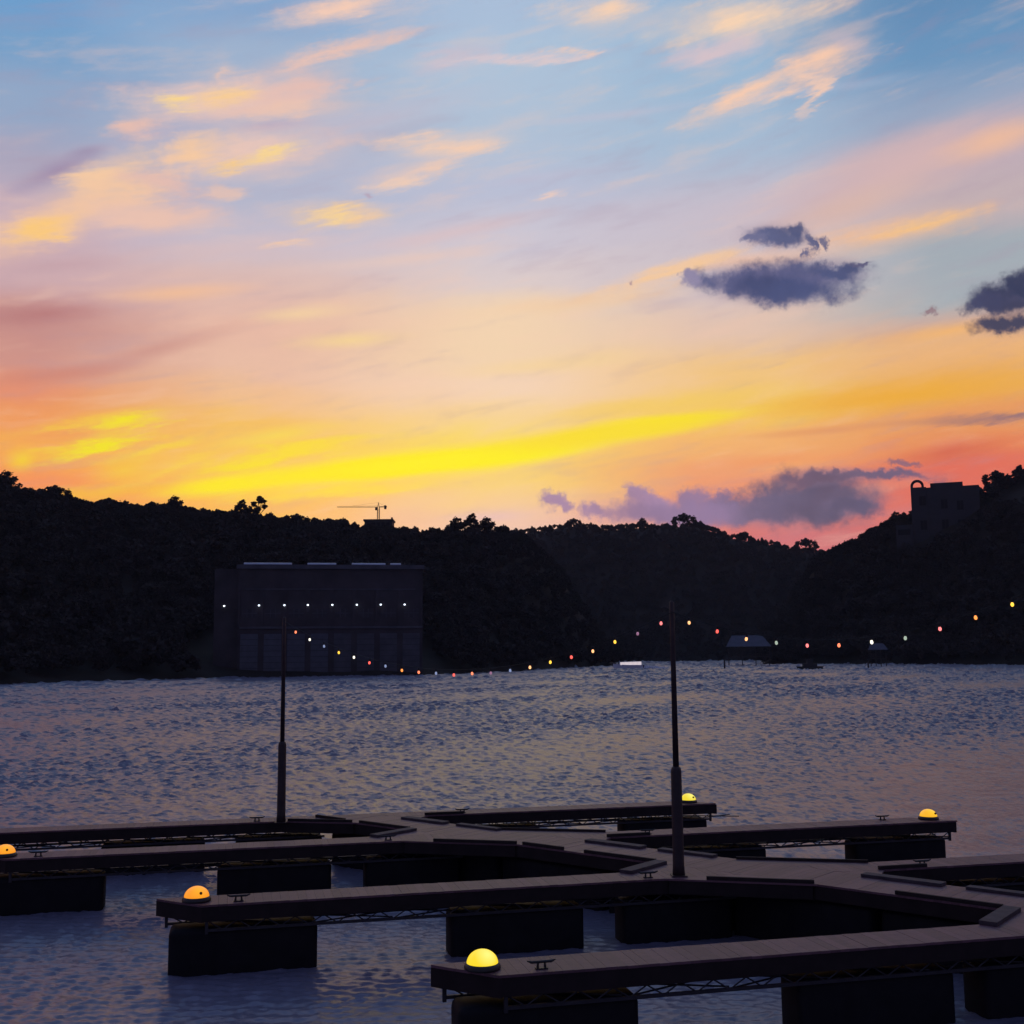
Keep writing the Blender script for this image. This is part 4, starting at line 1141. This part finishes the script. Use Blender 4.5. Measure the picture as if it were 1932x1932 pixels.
def walkway():
    e = empty('dock_walkway', (0, 0, 0), 0, 'long plank walkway of the floating dock running diagonally between the piers', 'dock walkway')
    P = lambda x, edge: (x, edge - WT * x)
    xl, xr = meet(31.03, LEFT_C), meet(31.03, RIGHT_C)
    ref = Vector(P(-6, LEFT_C))
    far_l, far_r = P(xl, LEFT_C), P(xr, RIGHT_C)
    xe = 16.0
    near_l = Vector(P(xe, LEFT_C)); near_r = near_l + wn * ((RIGHT_C - LEFT_C) * math.cos(WA))
    poly = [far_l, tuple(near_l), tuple(near_r), far_r]
    sheet(poly, wn, 0.145, e, ref)
    zt, zb = ZD - TH - .003, ZD - .27
    o = wn * .055; i = wn * .012
    MB().prism([tuple(Vector(far_l) + i), tuple(near_l + i), tuple(near_l + o), tuple(Vector(far_l) + o)], zb, zt).put('side_beam', M_fascia, e)
    MB().prism([tuple(Vector(far_r) - i), tuple(near_r - i), tuple(near_r - o), tuple(Vector(far_r) - o)], zb, zt).put('side_beam', M_fascia, e)
    # floats, end to end
    c0 = (Vector(far_l) + Vector(far_r)) / 2; n = 8
    L = (near_l - Vector(far_l)).length
    fd = round_box(2.7, 1.15, 1.30, .1); fd.materials.append(M_float)
    for k in range(n):
        p = c0 + wv * (1.7 + k * 2.85)
        inst('float', fd, e, (p.x, p.y, .16), WA)
    # triangular decks in the corners
    def gusset(a, b, c):
        poly = [tuple(a), tuple(b), tuple(c)]
        g = MB().prism(poly, ZD - TH + .0015, ZD - .001).put('corner_deck', M_deck, e)
        cx = (Vector(a) + Vector(b) + Vector(c)) / 3
        MB().prism([tuple(Vector(q) + (cx - Vector(q)) * .06) for q in poly], zb, zt).put('corner_frame', M_fascia, e)
    def kerb(a, b, w, inward, h=.065, name='kerb_rail', m=None):
        a, b = Vector(a), Vector(b); d = (b - a).normalized(); n = Vector((-d.y, d.x))
        if n.dot(inward) < 0: n = -n
        MB().prism([tuple(a), tuple(b), tuple(b + n * w), tuple(a + n * w)], ZD + .004, ZD + h).put(name, m or M_kerbside, e)
    for c in (15.05, 20.53, 26.31, 30.30):       # left side
        k = Vector((meet(c, LEFT_C), 0)); k.y = c + FT * k.x
        if c < 30:
            g1 = k - fv * 1.5; g2 = k + wv * 1.5
            gusset(k, g1, g2)
            fd_ = (g2 - g1).normalized(); nn = Vector((-fd_.y, fd_.x))
            kerb(g1 + fd_ * .75, g2 - fd_ * .05, .06, nn)
        else:
            g1 = k - fv * 1.2; g2 = k + wv * 1.0
            gusset(k, g1, g2)
            fd_ = (g2 - g1).normalized(); kerb(g1 + fd_ * .2, g2 - fd_ * .1, .06, Vector((-fd_.y, fd_.x)))
        kb = Vector((meet(c + FW / math.cos(FA), LEFT_C), 0)); kb.y = c + FW / math.cos(FA) + FT * kb.x
        if c < 30:                                # acute corner at the far side of a left pier
            g1 = kb - fv * 1.55; g2 = kb - wv * .95
            gusset(kb, g1, g2)
            d_ = (g2 - g1).normalized(); nn = Vector((d_.y, -d_.x))
            kerb(g1, g2, .26, nn, .06, 'corner_pad', M_kerb)
            a = g2 - wv * 1.75; kerb(a, g2 - wv * .02, .06, wn)
            if c > 16: 
                b2 = a - wv * .55; kerb(b2 - wv * 1.1, b2, .06, wn)
    for c in (30.25, 25.43, 20.18):               # right side
        k = Vector((meet(c, RIGHT_C), 0)); k.y = c + FT * k.x
        g1 = k + fv * .85; g2 = k + wv * .7
        gusset(k, g1, g2)
        kerb(g2 - wv * .25, g2 + wv * 1.2, .24, -wn, .055, 'corner_pad', M_kerb)
        kerb(g2 + wv * 1.6, g2 + wv * 2.9, .2, -wn, .05, 'corner_pad', M_kerb)
        kerb(g1 - fv * .1, g1 + fv * .9, .06, Vector((-fv.y, fv.x)))
        cb = c + FW / math.cos(FA)
        kb = Vector((meet(cb, RIGHT_C), 0)); kb.y = cb + FT * kb.x
        if c < 30:
            g1 = kb + fv * 1.5; g2 = kb - wv * 1.3
            gusset(kb, g1, g2)
            kerb(g1, g2, .06, Vector((0, -1)), .05)
walkway()

# ------------------------------------------------------------------ poles and string lights
PH = 5.0
POLES = [(-5.72, 28.62, 'thin mast pole on the farthest left-hand pier'), (2.98, 21.42, 'tall mast pole rising from the middle of the dock'), (8.75, 17.40, 'mast pole at the root of the nearest pier')]
HOOK = (6.04, 5.91, 6.47)                    # height of the string hooks
def pole(x, y, label, hook):
    PH = max(5.0, hook - ZD + .1)
    e = empty('light_pole', (x, y, ZD + .003), 0, label, 'pole', 'mast poles of the dock')
    MB().lathe([(.115, .02), (.105, .2), (.098, 1.86), (.085, 1.93), (.062, 1.95)], 20).put('sleeve', M_pole, e, True)
    MB().box(-.14, .14, -.14, .14, 0, .02).put('base_plate', M_pole, e)
    MB().lathe([(.057, 1.95), (.042, PH - .04), (.02, PH)], 16).put('mast', M_pole, e, True)
    MB().bar((0, 0, hook - ZD - .04), (0, -.1, hook - ZD), .012, 6).put('hook', M_steel, e)
for p, h in zip(POLES, HOOK): pole(*p, h)

BC = {'red': (1.0, 0.10, 0.06), 'salmon': (1.0, 0.22, 0.08), 'peach': (1.0, 0.46, 0.17), 'white': (0.95, 0.88, 0.72), 'yellow': (1.0, 0.56, 0.03),
      'orange': (1.0, 0.28, 0.03), 'pink': (1.0, 0.20, 0.18), 'blue': (0.36, 0.46, 0.75), 'green': (0.55, 0.68, 0.5), 'purple': (0.5, 0.22, 0.36)}
DIM = {'blue': .35, 'green': .4, 'purple': .35}
BM = {k: glow(k + '_bulb', c, 1.7 * DIM.get(k, 1.0), (.4, .4, .4)) for k, c in BC.items()}
bulb_prof = [(.008, -.044), (.017, -.039), (.024, -.027), (.026, -.011), (.022, .005), (.016, .022)]
bp = MB().lathe(bulb_prof, 12); sk_ = MB().lathe([(.02, .022), (.02, .07), (.008, .085)], 8)
BD = {}
for k in BC:
    d = bpy.data.meshes.new('bulb_' + k); d.from_pydata(bp.v, [], bp.f); d.materials.append(BM[k]); d.polygons.foreach_set('use_smooth', [True] * len(d.polygons)); BD[k] = d
SD = bpy.data.meshes.new('socket'); SD.from_pydata(sk_.v, [], sk_.f); SD.materials.append(M_cord)

def string(a, b, sag, colours, t0, t1, label):
    e = empty('light_string', a, 0, label, 'string lights', 'coloured festoon strings between the poles')
    a, b = Vector(a), Vector(b); d = b - a
    f = lambda t: d * t + Vector((0, 0, -4 * sag * t * (1 - t)))
    m = MB(); n = 48
    for i in range(n): m.bar(f(i / n), f((i + 1) / n), .006, 5)
    m.put('cord', M_cord, e)
    for i, c in enumerate(colours):
        t = t0 + (t1 - t0) * i / (len(colours) - 1)
        p = f(t) + Vector((0, 0, -.085 + random.uniform(-.015, .015)))
        o = inst('bulb', BD[c], e, p); o['label'] = '%s bulb' % (('dim ' if c in DIM else '') + c)
        o.rotation_euler = (random.uniform(-.15, .15), random.uniform(-.15, .15), 0)
        inst('socket', SD, o)
tops = [(x, y - .1, z) for (x, y, _), z in zip(POLES, HOOK)]
string(tops[0], tops[1], 1.14, ['salmon', 'white', 'blue', 'yellow', 'white', 'red', 'blue', 'orange', 'salmon', 'blue', 'red', 'salmon', 'purple', 'blue', 'peach', 'yellow', 'red', 'peach', 'yellow', 'purple', 'pink'],
       .042, .977, 'long string of coloured bulbs sagging between the two visible poles')
string(tops[1], tops[2], .82, ['peach', 'red', 'peach', 'green', 'pink', 'salmon', 'white', 'green', 'pink', 'orange', 'yellow'],
       .047, .842, 'shorter string of coloured bulbs rising to the right edge of the picture')

# ------------------------------------------------------------------ evening haze
hz = MB().box(-1400, 1400, -320, 1500, -3, 190)
hm = bpy.data.materials.new('haze'); hm.use_nodes = True
ht = hm.node_tree; ht.nodes.remove(ht.nodes['Principled BSDF'])
pv = ht.nodes.new('ShaderNodeVolumePrincipled'); pv.inputs['Density'].default_value = 0.00007; pv.inputs['Color'].default_value = (0.9, 0.85, 0.88, 1)
ht.links.new(pv.outputs[0], ht.nodes['Material Output'].inputs['Volume'])
tag(hz.put('haze', hm), kind='stuff')
